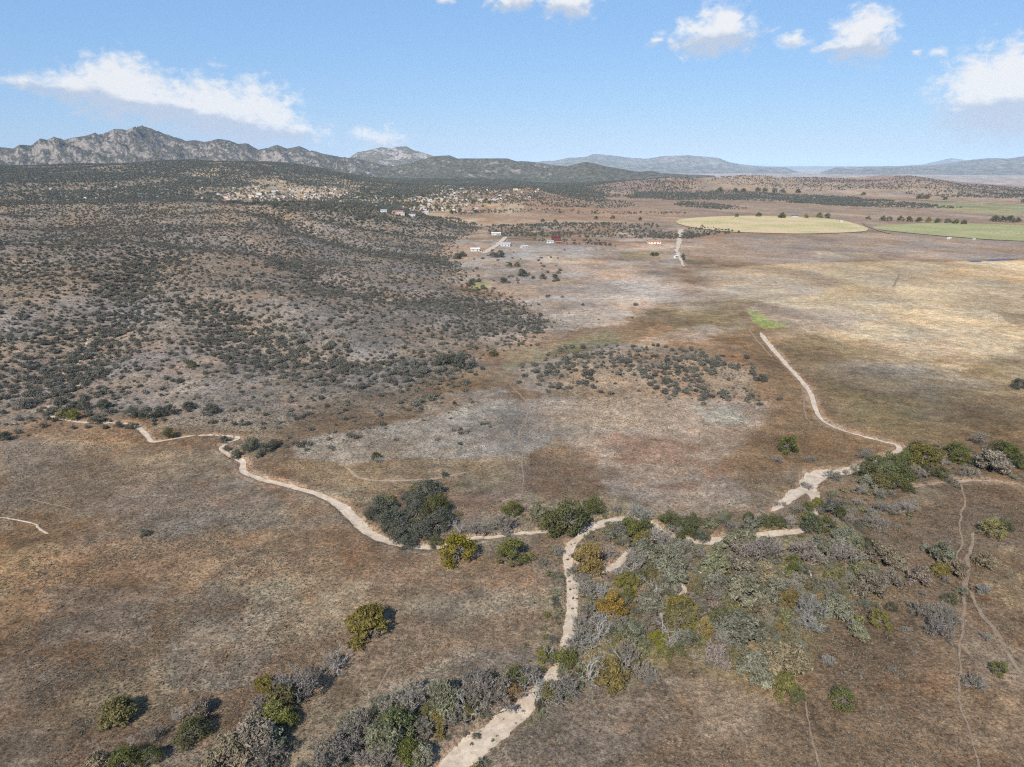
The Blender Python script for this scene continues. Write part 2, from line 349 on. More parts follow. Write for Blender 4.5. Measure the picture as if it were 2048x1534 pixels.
# ------------------------------------------------------------------ ground colours (albedo, plus one painted sun hotspot), patch by patch
BROWN = (.150, .104, .068); GREY = (.205, .175, .147); PINK = (.235, .178, .140); RUST = (.165, .092, .050); ORANGE = (.225, .140, .084)
TAN = (.470, .365, .235); STRAW = (.300, .232, .145); OLIVE = (.150, .122, .062); DARK = (.098, .070, .042); GREEN = (.125, .140, .052)
BRIGHT = (.200, .260, .060); LAV = (.225, .193, .168); SAGE = (.250, .250, .225); YEL = (.330, .270, .090); REDB = (.215, .140, .105); HILLC = (.182, .153, .127)
PATCH = [ ([(1340, 1370), (1440, 1345), (1560, 1400), (1520, 1470), (1400, 1480)], (.27, .205, .150), .55, .9),  # photo outline, colour, opacity, edge raggedness; first patch: bare soil plus painted sun hotspot
 ([(0, 880), (300, 892), (440, 910), (560, 990), (690, 1050), (640, 1100), (450, 1066), (300, 1066), (100, 1020), (0, 1000)], (.172, .142, .115), .85, .5),
 ([(60, 1100), (330, 1075), (700, 1068), (760, 1112), (1000, 1108), (1112, 1112), (1118, 1200), (900, 1180), (700, 1170), (480, 1150), (200, 1210), (60, 1260)], ORANGE, .8, .6),
 ([(640, 1050), (700, 1055), (760, 1105), (870, 1118), (830, 1150), (700, 1130), (640, 1090)], RUST, .6, .5),
 ([(200, 920), (420, 900), (480, 960), (330, 990)], STRAW, .25, .9),
 ([(0, 1150), (90, 1120), (110, 1250), (60, 1380), (0, 1420)], ORANGE, .45, .8),
 ([(100, 1180), (330, 1160), (300, 1280), (80, 1300)], GREY, .45, .9),
 ([(330, 1240), (560, 1230), (520, 1380), (300, 1390)], (.21, .18, .14), .5, .9),
 ([(560, 1150), (740, 1170), (720, 1260), (560, 1300), (480, 1240)], STRAW, .4, .8),
 ([(600, 890), (780, 852), (960, 805), (1030, 792), (1075, 815), (1060, 850), (1100, 880), (1050, 915), (960, 925), (820, 925), (690, 930), (600, 915)], (.265, .238, .208), .95, .35),
 ([(580, 930), (830, 925), (1040, 915), (1040, 985), (900, 990), (720, 985), (600, 965)], (.22, .16, .10), .8, .5),
 ([(840, 925), (1000, 918), (1035, 975), (930, 985)], STRAW, .4, .7),
 ([(850, 990), (1050, 990), (1060, 1030), (920, 1040)], (.19, .115, .078), .8, .5),
 ([(1060, 800), (1300, 795), (1540, 800), (1500, 860), (1450, 935), (1490, 1015), (1380, 1030), (1220, 1000), (1150, 930), (1120, 880), (1070, 870), (1085, 830), (1050, 815)], (.265, .215, .178), .95, .35),
 ([(1050, 800), (1130, 790), (1250, 800), (1230, 850), (1110, 860)], (.27, .21, .16), .6, .6),
 ([(1060, 905), (1160, 885), (1230, 930), (1200, 1000), (1090, 1010), (1050, 970)], RUST, .7, 1.0),
 ([(1260, 880), (1420, 860), (1440, 960), (1330, 1010), (1240, 960)], PINK, .5, .8),
 (KN_PX, (.215, .180, .150), .7, .8),
 ([(1390, 815), (1480, 812), (1500, 845), (1420, 850)], SAGE, .85, .8),
 ([(860, 745), (980, 735), (1020, 760), (960, 785), (870, 790)], (.19, .13, .075), .75, .5),
 ([(830, 790), (1010, 775), (1030, 800), (850, 830)], GREY, .8, .5),
 ([(1300, 640), (1480, 605), (1540, 690), (1630, 800), (1660, 850), (1760, 880), (1770, 905), (1640, 930), (1500, 990), (1450, 930), (1560, 830), (1570, 770), (1500, 720), (1430, 690)], (.142, .092, .050), .95, .4),
 ([(1270, 660), (1340, 645), (1440, 690), (1400, 700), (1290, 690)], ORANGE, .8, .5),
 ([(1310, 610), (1480, 602), (1500, 660), (1360, 660)], OLIVE, .7, .6),
 ([(1170, 700), (1230, 690), (1400, 700), (1480, 730), (1400, 720), (1200, 712)], GREY, .5, .6),
 ([(1240, 665), (1330, 600), (1370, 610), (1280, 670), (1120, 720), (1080, 715)], (.115, .082, .045), .95, .4),
 ([(1370, 603), (1480, 601), (1640, 597), (1760, 580), (1766, 584), (1650, 603), (1480, 610), (1370, 613)], (.185, .135, .075), .85, .3),
 ([(1640, 640), (1700, 625), (1790, 628), (1700, 634), (1650, 648)], (.25, .175, .12), .7, .6),
 ([(1100, 690), (1220, 660), (1260, 680), (1150, 705)], GREEN, .45, .7),
 ([(1000, 700), (1080, 690), (1090, 730), (1010, 745)], (.19, .18, .11), .5, .6),
 ([(1560, 690), (1660, 675), (1800, 690), (2048, 720), (2100, 890), (1850, 890), (1670, 840), (1630, 770)], (.170, .128, .072), .95, .45),
 ([(1700, 780), (1850, 800), (1830, 870), (1720, 850)], OLIVE, .5, .9),
 ([(1900, 800), (2080, 790), (2080, 900), (1900, 890)], (.14, .092, .052), .7, .6),
 ([(1400, 540), (1560, 530), (1800, 520), (2080, 520), (2080, 720), (1960, 710), (1850, 690), (1700, 690), (1620, 665), (1640, 640), (1500, 605), (1380, 600)], TAN, .95, .35),
 ([(1380, 535), (1600, 540), (1700, 570), (1560, 600), (1390, 600)], (.30, .23, .175), .8, .5),
 ([(1500, 615), (1640, 620), (1780, 630), (1700, 660), (1600, 665), (1510, 640)], (.31, .24, .185), .85, .5),
 ([(1660, 690), (1800, 670), (1880, 700), (1800, 740), (1700, 740)], (.22, .19, .115), .55, 1.0),
 ([(1980, 620), (2080, 630), (2080, 660), (2010, 645)], (.15, .10, .05), .85, .5),
 ([(1497, 618), (1512, 625), (1530, 640), (1560, 648), (1580, 645), (1572, 658), (1530, 660), (1505, 645)], BRIGHT, .85, .5),
 ([(900, 480), (1350, 490), (1390, 600), (1300, 610), (1190, 650), (1100, 660), (1010, 590), (930, 560)], (.300, .245, .205), .95, .35),
 ([(1050, 560), (1300, 540), (1360, 570), (1200, 600), (1080, 590)], LAV, .6, .7),
 ([(1010, 520), (1250, 505), (1340, 520), (1200, 535)], (.25, .165, .115), .6, .6),
 ([(1230, 508), (1300, 505), (1340, 512), (1260, 518)], YEL, .7, .5),
 ([(945, 565), (985, 568), (970, 582), (940, 578)], BRIGHT, .7, .4),
 ([(1380, 478), (1560, 470), (1760, 468), (2080, 482), (2080, 518), (1900, 520), (1750, 521), (1600, 528), (1440, 522), (1380, 505)], (.235, .182, .148), .95, .35),
 ([(1365, 517), (1425, 517), (1430, 530), (1370, 530)], DARK, .85, .3),
 ([(1620, 500), (1750, 505), (1760, 520), (1640, 515)], TAN, .4, .8),
 ([(1100, 475), (1400, 465), (1560, 468), (1400, 480), (1300, 500), (1120, 498)], REDB, .7, .5),
 ([(880, 490), (960, 460), (990, 480), (930, 530), (890, 520)], (.26, .165, .10), .7, .5),
 ([(850, 432), (1360, 425), (1400, 445), (1300, 452), (900, 448), (800, 440)], (.255, .170, .115), .9, .35),
 ([(920, 412), (1060, 412), (1300, 418), (1280, 428), (950, 425)], (.27, .165, .105), .8, .4),
 ([(1440, 405), (1750, 408), (2080, 428), (2080, 440), (1700, 436), (1440, 428)], (.25, .185, .135), .9, .3),
 ([(1850, 405), (2080, 410), (2080, 432), (1960, 428), (1870, 415)], (.20, .21, .10), .9, .3),
 ([(1400, 380), (1700, 378), (2080, 392), (2080, 404), (1800, 398), (1420, 386)], (.26, .20, .15), .85, .4),
 ([(660, 376), (740, 374), (880, 378), (900, 392), (760, 398), (680, 392)], (.30, .225, .150), .8, .5),
 ([(560, 398), (660, 400), (720, 415), (600, 408)], (.36, .265, .165), .85, .4),
]
FIELD1 = [(1352, 443), (1370, 438), (1420, 434), (1500, 432), (1600, 434), (1680, 441), (1725, 453), (1736, 461), (1710, 466), (1620, 468), (1540, 467), (1450, 463), (1385, 455), (1356, 448)]
FIELD2 = [(1745, 454), (1790, 449), (1900, 447), (2048, 452), (2130, 460), (2150, 478), (2080, 483), (2000, 481), (1890, 473), (1800, 465), (1752, 459)]

def ground_colour(x, y, z):
    r = np.hypot(x, y)
    n1 = fbm(x, y, 60, 5, 40); n2 = fbm(x, y, 150, 5, 50); n3 = fbm(x, y, 26, 4, 60); n4 = fbm(x, y, 9, 3, 70)
    c = np.empty(x.shape + (3,)); c[:] = BROWN
    def lay(col, m): c[:] += (np.array(col) - c) * m[..., None]
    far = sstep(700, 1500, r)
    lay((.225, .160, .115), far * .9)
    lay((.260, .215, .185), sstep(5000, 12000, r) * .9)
    lay(GREY, sstep(.52, .62, n1) * .30 * (1 - far)); lay(ORANGE, sstep(.52, .62, n2) * .6 * (1 - far))
    lay(STRAW, sstep(.56, .66, n3) * .38 * (1 - far)); lay(RUST, sstep(.58, .68, fbm(x, y, 40, 4, 90)) * .5 * (1 - far))
    # hill soils
    hs = polysd(x, y, HILL); hm = sstep(-8, 30, hs + (n3 - .5) * 40)
    lay(HILLC, hm); lay(PINK, hm * sstep(.52, .64, n2) * .5); lay(LAV, hm * sstep(.56, .66, n1) * .35); lay((.235, .185, .135), hm * sstep(.55, .64, n3) * .6)
    lay((.225, .180, .135), hm * sstep(800, 1000, y) * .8)
    ad = np.degrees(np.arctan2(x, y)); lay((.165, .138, .108), np.clip(sstep(-3, -14, ad) * sstep(1600, 2300, r) * .8 + .55 * sstep(2300, 3000, r) * sstep(10, 4, ad), 0, .85) * (1 - sstep(7000, 9000, r)))
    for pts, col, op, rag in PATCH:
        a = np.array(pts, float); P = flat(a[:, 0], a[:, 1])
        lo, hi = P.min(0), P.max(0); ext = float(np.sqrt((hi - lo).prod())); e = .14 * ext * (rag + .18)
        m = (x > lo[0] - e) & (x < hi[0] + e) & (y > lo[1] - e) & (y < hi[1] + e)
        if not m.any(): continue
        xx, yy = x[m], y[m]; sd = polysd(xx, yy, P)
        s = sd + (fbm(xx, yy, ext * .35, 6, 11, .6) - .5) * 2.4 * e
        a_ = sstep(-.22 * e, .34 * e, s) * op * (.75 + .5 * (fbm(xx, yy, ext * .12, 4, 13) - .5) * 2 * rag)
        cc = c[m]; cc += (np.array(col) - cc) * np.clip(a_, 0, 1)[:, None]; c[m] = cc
    tw = (ad > -24) & (ad < 1) & (r > 1300) & (r < 3000); cc = c[tw]; cc += (np.array((.34, .262, .18)) - cc) * (sstep(.46, .56, fbm(x[tw], y[tw], 90, 4, 151)) * .75)[:, None]; c[tw] = cc
    md = sstep(330, 480, r) * sstep(1500, 1100, r) * (1 - hm) * (1 - .85 * sstep(11, 17, ad) * sstep(420, 520, r))
    lay((.335, .300, .270), md * sstep(.55, .63, fbm(x * .7, y, 42, 5, 181, .6)) * .6); lay((.330, .225, .160), md * sstep(.56, .63, fbm(x * .7, y, 55, 5, 191, .6)) * .55)
    lay((.175, .130, .090), md * sstep(.58, .65, fbm(x * .7, y, 34, 5, 201, .6)) * .55)
    lay((.215, .150, .128), sstep(2300, 2700, r) * sstep(4600, 4000, r) * sstep(4, 10, ad) * sstep(.42, .58, fbm(x, y, 500, 4, 211)) * .9)
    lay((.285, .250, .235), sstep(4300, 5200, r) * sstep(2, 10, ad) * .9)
    # streaks and blotches all over the open plain
    s1 = fbm(x + .4 * y, y * .45, 75, 5, 101, .6); s2 = fbm(x, y, 34, 5, 111, .6)
    pl = (1 - hm * .5)
    c *= (1 + pl * ((s1 - .5) * .75 + (s2 - .5) * .6))[..., None]
    red = fbm(x, y, 48, 4, 121); c[..., 0] *= 1 + (red - .5) * .28; c[..., 2] *= 1 - (red - .5) * .40
    st = polysd(x, y, flat(*np.array([(1180, 860), (1460, 850), (1500, 1020), (1380, 1035), (1200, 1000)]).T)); k = sstep(0, 12, st) * sstep(.54, .62, fbm(x * .5, y * 1.1, 13, 4, 161)); c += (np.array((.185, .098, .066)) - c) * (k * .55)[..., None]
    c *= (1 + (fbm(x * .6, y, 12, 4, 171, .65) - .5) * .5 * sstep(900, 400, r))[..., None]
    c += (c * (.93, .93, .97) - c) * hm[..., None]
    # banks and damp green edges along the washes
    m = r < 700
    if m.any():
        xx, yy = x[m], y[m]; cc = c[m]
        for k, p in WASH.items():
            d, wd = pdist(xx, yy, p[:, :2], p[:, 2], cap=12)
            b = (1 - sstep(wd * .5, wd * .5 + 2.2, d + (n3[m] - .5) * 4))
            cc += (np.array((.30, .21, .145)) - cc) * (b * .7)[:, None]
        th = polysd(xx, yy, THICKET); t = sstep(-8, 10, th + (n3[m] - .5) * 26)
        cc += (np.array((.140, .124, .068)) - cc) * (t * .6)[:, None]
        cc += (np.array((.165, .150, .062)) - cc) * (t * sstep(.52, .62, n4[m]) * .4)[:, None]
        c[m] = cc
    return np.clip(c * (1.05, 1.0, .90), .01, .8)
THICKET = flat(*np.array([(1150, 1240), (1235, 1090), (1260, 1040), (1420, 1070), (1600, 1070), (1700, 1060), (1830, 1160), (1700, 1215), (1640, 1270), (1560, 1390), (1440, 1330), (1330, 1330), (1200, 1370), (1130, 1330)]).T)

# ------------------------------------------------------------------ materials
def mat(name):
    m = bpy.data.materials.new(name); m.use_nodes = True; m.node_tree.nodes.clear(); return m, NT(m.node_tree)
def finish(n, shader): o = n.new('ShaderNodeOutputMaterial'); n.put(o.inputs[0], shader)
def principled(n, col, rough=.9, spec=.15, bump=None, bdist=.1, bstr=.6):
    b = n.new('ShaderNodeBsdfPrincipled'); n.put(b.inputs['Base Color'], col); n.put(b.inputs['Roughness'], rough)
    n.put(b.inputs['Specular IOR Level'], spec)
    if bump is not None:
        bn = n.new('ShaderNodeBump'); bn.inputs['Distance'].default_value = bdist; bn.inputs['Strength'].default_value = bstr
        n.put(bn.inputs['Height'], bump); n.put(b.inputs['Normal'], bn.outputs[0])
    return b.outputs[0]
def objco(n): return n.new('ShaderNodeTexCoord').outputs['Object']

def ground_mat():
    m, n = mat('dry_grassland'); co = objco(n)
    col = n.new('ShaderNodeAttribute', attribute_name='Col').outputs['Color']
    a = n.noise(co, 1.1, 5, .7); b = n.noise(co, .22, 5, .6); c = n.noise(co, 3.3, 3, .6)
    v = n.math('MULTIPLY', n.ramp(a, .32, .68, .42, 1.55, False), n.ramp(b, .3, .7, .72, 1.28, False))
    v = n.math('MULTIPLY', v, n.ramp(c, .3, .7, .62, 1.38, False))
    d4 = n.noise(co, .055, 7, .68); v = n.math('MULTIPLY', v, n.ramp(d4, .34, .66, .82, 1.18, False))
    col = n.mix(1.0, col, v, 'MULTIPLY')
    col = n.mix(n.math('MULTIPLY', n.ramp(n.noise(co, .085, 6, .65), .54, .62), .35), col, n.mix(1.0, col, (1.25, .98, .78), 'MULTIPLY'))
    speck = n.ramp(n.noise(co, 1.9, 2, .5), .63, .72)
    col = n.mix(n.math('MULTIPLY', speck, .45), col, (.36, .29, .20))
    dk = n.ramp(n.noise(co, .75, 3, .55), .60, .72)
    col = n.mix(n.math('MULTIPLY', dk, .35), col, (.085, .072, .045))
    gr = n.ramp(n.noise(co, .09, 4, .6), .52, .68)
    col = n.mix(n.math('MULTIPLY', gr, .3), col, n.mix(1.0, col, (.9, 1.02, 1.12), 'MULTIPLY'))
    finish(n, principled(n, col, .95, .05, n.math('ADD', a, n.math('MULTIPLY', c, .4)), .55, .8)); return m

def sand_mat(name, c1, c2):
    m, n = mat(name); co = objco(n)
    a = n.noise(co, .55, 6, .6, .4); b = n.noise(co, 3.5, 4, .6)
    col = n.mix(n.ramp(a, .32, .68), c1, c2)
    col = n.mix(1.0, col, n.ramp(b, .25, .75, .82, 1.14, False), 'MULTIPLY')
    sp = n.ramp(n.noise(co, 1.3, 2, .5), .66, .72); col = n.mix(n.math('MULTIPLY', sp, .5), col, (.2, .15, .1))
    finish(n, principled(n, col, .95, .05, n.math('ADD', a, b), .12, .5)); return m

def rock_mat(name, rock, rock2, brush, cover, scale):
    m, n = mat(name); co = objco(n)
    big = n.noise(co, scale * .25, 5, .6); fine = n.noise(co, scale, 8, .68); vo = n.new('ShaderNodeTexVoronoi', feature='F1')
    n.put(vo.inputs['Vector'], co); vo.inputs['Scale'].default_value = scale * 2.2
    geo = n.new('ShaderNodeNewGeometry'); sz = n.new('ShaderNodeSeparateXYZ'); n.put(sz.inputs[0], geo.outputs['Normal'])
    steep = n.ramp(sz.outputs[2], .55, .97, .16, -.16, False)
    f = n.math('ADD', n.math('ADD', fine, steep), n.math('MULTIPLY', n.math('SUBTRACT', big, .5), .55))
    k = n.ramp(f, cover - .05, cover + .05)
    rc = n.mix(n.ramp(vo.outputs['Color'], .1, .9), rock, rock2)
    rc = n.mix(1.0, rc, n.ramp(n.noise(co, scale * 3, 4, .6), .3, .7, .7, 1.25, False), 'MULTIPLY')
    bc = n.mix(n.ramp(n.noise(co, scale * 2.5, 3, .6), .35, .65), brush, tuple(v * 1.9 for v in brush))
    col = n.mix(k, bc, rc)
    finish(n, principled(n, col, .95, .05, fine, 14.0, .9)); return m

def leaf_mat(name, c1, c2, trans=.22, var=.35):
    m, n = mat(name)
    v = n.new('ShaderNodeAttribute', attribute_name='v').outputs['Fac']
    rnd = n.new('ShaderNodeObjectInfo').outputs['Random']
    col = n.mix(v, c1, c2)
    col = n.mix(1.0, col, n.math('MULTIPLY_ADD', rnd, var, 1 - var * .5), 'MULTIPLY')
    h = n.new('ShaderNodeHueSaturation'); n.put(h.inputs['Color'], col); n.put(h.inputs['Hue'], n.math('MULTIPLY_ADD', n.math('FRACT', n.math('MULTIPLY', rnd, 7.31)), .03, .485))
    n.put(h.inputs['Saturation'], n.math('MULTIPLY_ADD', n.math('FRACT', n.math('MULTIPLY', rnd, 3.17)), .35, .82))
    d = n.new('ShaderNodeBsdfDiffuse'); n.put(d.inputs[0], h.outputs[0]); t = n.new('ShaderNodeBsdfTranslucent'); n.put(t.inputs[0], h.outputs[0])
    x = n.new('ShaderNodeMixShader'); x.inputs[0].default_value = trans; n.put(x.inputs[1], d.outputs[0]); n.put(x.inputs[2], t.outputs[0])
    finish(n, x.outputs[0]); return m

def plain_mat(name, c, rough=.8, var=.2, scale=2.0, spec=.2):
    m, n = mat(name); co = objco(n)
    k = n.noise(co, scale, 4, .6); col = n.mix(1.0, c, n.ramp(k, .3, .7, 1 - var, 1 + var, False), 'MULTIPLY')
    finish(n, principled(n, col, rough, spec)); return m

M = {}
M['ground'] = ground_mat()
M['sand'] = sand_mat('wash_sand', (.37, .290, .212), (.50, .405, .305))
M['dirt'] = sand_mat('dirt_track', (.25, .175, .12), (.34, .25, .18))
M['trail'] = sand_mat('trodden_trail', (.180, .130, .092), (.245, .182, .130))
M['granite'] = rock_mat('granite_mountain', (.255, .222, .194), (.150, .130, .113), (.058, .054, .042), .51, .04)
M['butte'] = rock_mat('grey_butte', (.31, .28, .255), (.22, .197, .178), (.085, .078, .06), .47, .026)
M['wooded'] = rock_mat('wooded_ridge', (.25, .205, .165), (.18, .15, .12), (.062, .058, .042), .52, .016)
M['far'] = rock_mat('far_range', (.28, .235, .205), (.22, .185, .165), (.10, .092, .075), .48, .003)
M['bark'] = plain_mat('grey_bark', (.16, .13, .105), .95, .3, 3)
M['bone'] = plain_mat('bleached_wood', (.32, .298, .270), .85, .3, 2)
KIND = {  # leaf colours dark..light, style, height/width, describing words
 'D': ((.044, .048, .022), (.140, .138, .060), 'leafy', .74, 'dark green leafy tree', 'tree'),
 'K': ((.044, .048, .034), (.150, .150, .108), 'leafy', .66, 'dark grey-green oak', 'tree'),
 'L': ((.052, .060, .020), (.165, .165, .056), 'leafy', .74, 'olive green leafy tree', 'tree'),
 'Y': ((.088, .084, .020), (.270, .240, .052), 'leafy', .84, 'yellow-green cottonwood', 'tree'),
 'M': ((.082, .072, .028), (.225, .182, .068), 'loose', .80, 'yellow-olive cottonwood', 'tree'),
 'O': ((.150, .096, .024), (.370, .245, .062), 'leafy', .88, 'golden orange cottonwood', 'tree'),
 'G': ((.085, .084, .050), (.270, .255, .175), 'loose', .74, 'grey-green willow', 'tree'),
 'T': ((.110, .088, .060), (.310, .250, .175), 'loose', .74, 'tan-brown dry-leaved tree', 'tree'),
 'V': ((.145, .120, .102), (.365, .312, .265), 'twig', .78, 'lavender-grey leafless tree', 'tree'),
 'W': ((.120, .104, .086), (.320, .285, .238), 'twig', .72, 'grey leafless willow', 'tree'),
 'S': ((.150, .145, .120), (.340, .325, .285), 'twig', .70, 'silver-grey brushy tree', 'tree'),
 'B': ((.300, .280, .255), (.520, .500, .470), 'bare', .95, 'bleached bare dead tree', 'tree'),
}
for k, v in KIND.items(): M['leaf' + k] = leaf_mat('foliage_' + v[4].replace(' ', '_').replace('-', '_'), v[0], v[1], .2 if v[2] in ('leafy', 'loose') else .05)
M['shrub'] = leaf_mat('scrub_foliage', (.060, .058, .045), (.185, .172, .138), .12, .6)
M['pine'] = leaf_mat('pinyon_foliage', (.066, .066, .048), (.160, .156, .115), .12, .6)
M['tuft'] = leaf_mat('dry_tuft', (.150, .105, .062), (.330, .250, .160), .25, .9)
M['sagetuft'] = leaf_mat('sage_tuft', (.130, .125, .100), (.300, .290, .245), .1, .6)

# ------------------------------------------------------------------ ground sheet
def build_ground():
    R, A, X, Y, Z = GR, GA, GX, GY, GZ.ravel(); nR, nA = X.shape
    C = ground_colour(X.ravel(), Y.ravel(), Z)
    V = np.column_stack([X.ravel(), Y.ravel(), Z])
    i, j = np.meshgrid(np.arange(nR - 1), np.arange(nA), indexing='ij'); i = i.ravel(); j = j.ravel(); j2 = (j + 1) % nA
    F = np.column_stack([i * nA + j, (i + 1) * nA + j, (i + 1) * nA + j2, i * nA + j2])[:, ::-1]
    cap = np.arange(nA)[None, :][:, ::-1]
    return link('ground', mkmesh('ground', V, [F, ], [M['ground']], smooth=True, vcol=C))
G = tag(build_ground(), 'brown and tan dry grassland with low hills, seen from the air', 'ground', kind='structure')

def ribbon(name, P, material, label, cat='path', lat=7, rag=.16, lift=.07, step=None, seed=0, wander=0.0):
    """a strip of soil lying on the ground along P = rows of x, y, width"""
    P = np.asarray(P, float); seg = np.hypot(*np.diff(P[:, :2], axis=0).T); s = np.concatenate([[0], np.cumsum(seg)])
    rm = np.hypot(P[:, 0], P[:, 1]).mean(); step = step or max(.3, rm * .002)
    n = max(int(s[-1] / step), 6); q = np.linspace(0, s[-1], n)
    x, y, wd = (np.interp(q, s, P[:, k]) for k in range(3))
    tx, ty = np.gradient(x), np.gradient(y); L = np.hypot(tx, ty) + 1e-9; nx, ny = -ty / L, tx / L
    if wander: wo_ = (fbm(q, q * 0 + seed, 14, 5, 3 + seed, .6) - .5) * wander; x = x + nx * wo_; y = y + ny * wo_
    taper = np.minimum(1, np.minimum(q, s[-1] - q) / (1.2 * wd + .5)) ** .6
    wl = wd * .5 * taper * (1 + (fbm(q, q * 0 + seed, 6, 6, 7 + seed, .75) - .5) * 6 * rag); wr = wd * .5 * taper * (1 + (fbm(q, q * 0 + seed + 50, 6, 6, 9 + seed, .75) - .5) * 6 * rag)
    wl = np.maximum(wl, .06 * wd); wr = np.maximum(wr, .06 * wd)
    t = np.linspace(-1, 1, lat)
    off = np.where(t[None] < 0, t[None] * wl[:, None], t[None] * wr[:, None])
    X = x[:, None] + nx[:, None] * off; Y = y[:, None] + ny[:, None] * off
    d = np.hypot(X, Y)
    Z = Hs(X.ravel(), Y.ravel()).reshape(X.shape) + lift + d * .0003
    Z[:, 0] -= .25 * lift + .02; Z[:, -1] -= .25 * lift + .02
    i, j = np.meshgrid(np.arange(n - 1), np.arange(lat - 1), indexing='ij'); i = i.ravel(); j = j.ravel()
    F = np.column_stack([i * lat + j, i * lat + j + 1, (i + 1) * lat + j + 1, (i + 1) * lat + j])
    V = np.column_stack([X.ravel(), Y.ravel(), Z.ravel()])
    a, b, c = V[F[0, 0]], V[F[0, 1]], V[F[0, 2]]
    if np.cross(b - a, c - a)[2] < 0: F = F[:, ::-1]
    o = link(name, mkmesh(name, V, F, [material], smooth=True)); tag(o, label, cat, kind='structure'); return o

ribbon('sandy_wash', WASH['main'], M['sand'], 'pale sandy wash winding from the bottom edge through the thicket', 'wash', 11, .2, seed=1)
ribbon('sandy_wash', WASH['west'], M['sand'], 'narrow sandy wash curving left past the oak clump to the hills', 'wash', 9, .16, seed=2)
ribbon('sandy_wash', WASH['upper'], M['sand'], 'short sandy wash bend among shrubs at the left hill foot', 'wash', 7, .2, seed=3)
ribbon('sand_bar', WASH['bar'], M['sand'], 'curved sand bar below the golden orange cottonwood', 'wash', 7, .25, seed=4)
ribbon('sandy_gully', WASH['gully'], M['sand'], 'short sandy gully inside the grey thicket', 'wash', 7, .3, seed=5)
ribbon('sand_bar', WASH['spur'], M['sand'], 'broad pinkish sand bank beside the wash on the right', 'wash', 9, .3, seed=6)
ribbon('sandy_wash', WASH['east'], M['dirt'], 'thin sandy channel with a bare patch at right', 'wash', 7, .3, seed=8)

def track(rows, material, label, name='dirt_track', lat=4, rag=.34, seed=0, cat='track', lift=.06):
    a = np.array(rows, float); p = at(a[:, 0], a[:, 1]); return ribbon(name, smooth_path(np.column_stack([p[:, :2], a[:, 2] * (.7 if name != 'dirt_road' else 1.2)]), 6), material, label, cat, lat, rag, lift, seed=seed, wander=2.6)
track([(810, 1288, .5), (772, 1348, .55), (737, 1408, .6), (702, 1448, .65), (640, 1528, .7), (610, 1560, .7)], M['trail'], 'thin curved footpath at the bottom left of the wash', 'footpath', seed=11)
track([(1018, 768, .9), (1048, 800, 1.3), (1056, 830, 1.5), (1040, 862, 1.2), (1042, 905, .9), (1046, 950, .5), (1038, 1005, .5)], M['trail'], 'faint trail running down the middle of the grassland', 'footpath', seed=12)
track([(1046, 862, .9), (1080, 882, 1.2), (1128, 892, .9)], M['trail'], 'short faint trail branching right in the middle grassland', 'footpath', seed=13)
track([(690, 932, 1), (722, 954, 1.5), (790, 960, 1.8), (870, 956, 1.6), (935, 944, 1.2)], M['dirt'], 'orange earth track above the oak clump', seed=14)
track([(0, 1034, .8), (40, 1040, .8), (72, 1048, .9), (80, 1056, 1), (98, 1068, 1)], M['sand'], 'short pale rut near the left edge', 'footpath', seed=15)
track([(-10, 1008, .6), (30, 1000, .6), (70, 1000, .6), (118, 1012, .6), (150, 1022, .5)], M['trail'], 'faint upper rut near the left edge', 'footpath', seed=16)
track([(1918, 965, .7), (1927, 1000, .8), (1920, 1045, .8), (1927, 1085, .7), (1918, 1110, .7), (1922, 1140, .7)], M['trail'], 'narrow trail going down from the sandy patch at right', 'footpath', seed=17)
track([(1946, 1064, .9), (1940, 1105, 1.2), (1934, 1145, 1.3), (1930, 1170, 1.6), (1928, 1200, 1), (1922, 1255, 1), (1920, 1300, .7), (1925, 1400, .5), (1945, 1480, .5), (1960, 1545, .5)], M['trail'], 'worn earth track along the right edge', seed=18)
track([(1934, 1180, .9), (1965, 1225, 1.3), (2005, 1285, 1.3), (2045, 1350, .9)], M['trail'], 'earth track forking off to the right edge', seed=19)
track([(1605, 1385, .4), (1622, 1460, .45), (1640, 1545, .5)], M['trail'], 'thin footpath at the bottom right of the thicket', 'footpath', seed=20)
track([(1484, 640, 2), (1500, 662, 2), (1520, 688, 1.8), (1545, 715, 1.4)], M['trail'], 'brown rut beside the top end of the sandy wash', seed=21)
track([(1605, 785, .8), (1608, 820, .9), (1612, 838, .9), (1625, 852, .7)], M['trail'], 'thin rut left of the sandy wash at right', 'footpath', seed=22)
track([(1362, 459, 7), (1360, 470, 6.5), (1358, 487, 5.5), (1354, 503, 4), (1362, 520, 3), (1368, 534, 1.5)], M['sand'], 'straight dirt road running up to the tan field', 'dirt_road', cat='road', seed=23, lift=.3)
track([(1012, 474, 5), (1000, 486, 6), (985, 496, 7), (966, 508, 6)], M['sand'], 'pale driveway between the two white farmhouses', 'dirt_road', cat='road', seed=24, lift=.4)
track([(1010, 476, 4), (1060, 478, 4), (1095, 477, 4)], M['dirt'], 'level dirt road to the red-roofed barn', 'dirt_road', cat='road', seed=25, lift=.4)
track([(1836, 400, 9), (1900, 403, 9), (1980, 407, 9), (2080, 411, 9)], M['sand'], 'pale road crossing the far plain at right', 'dirt_road', cat='road', seed=26, lift=1.0)
track([(1726, 446, 6), (1748, 458, 5), (1780, 468, 5)], M['trail'], 'track between the two round fields', 'dirt_road', cat='road', seed=27, lift=.5)
track([(1785, 573, 2), (1795, 560, 2), (1800, 548, 2)], M['trail'], 'short creek bed in the tan plain', seed=28, lift=.3)

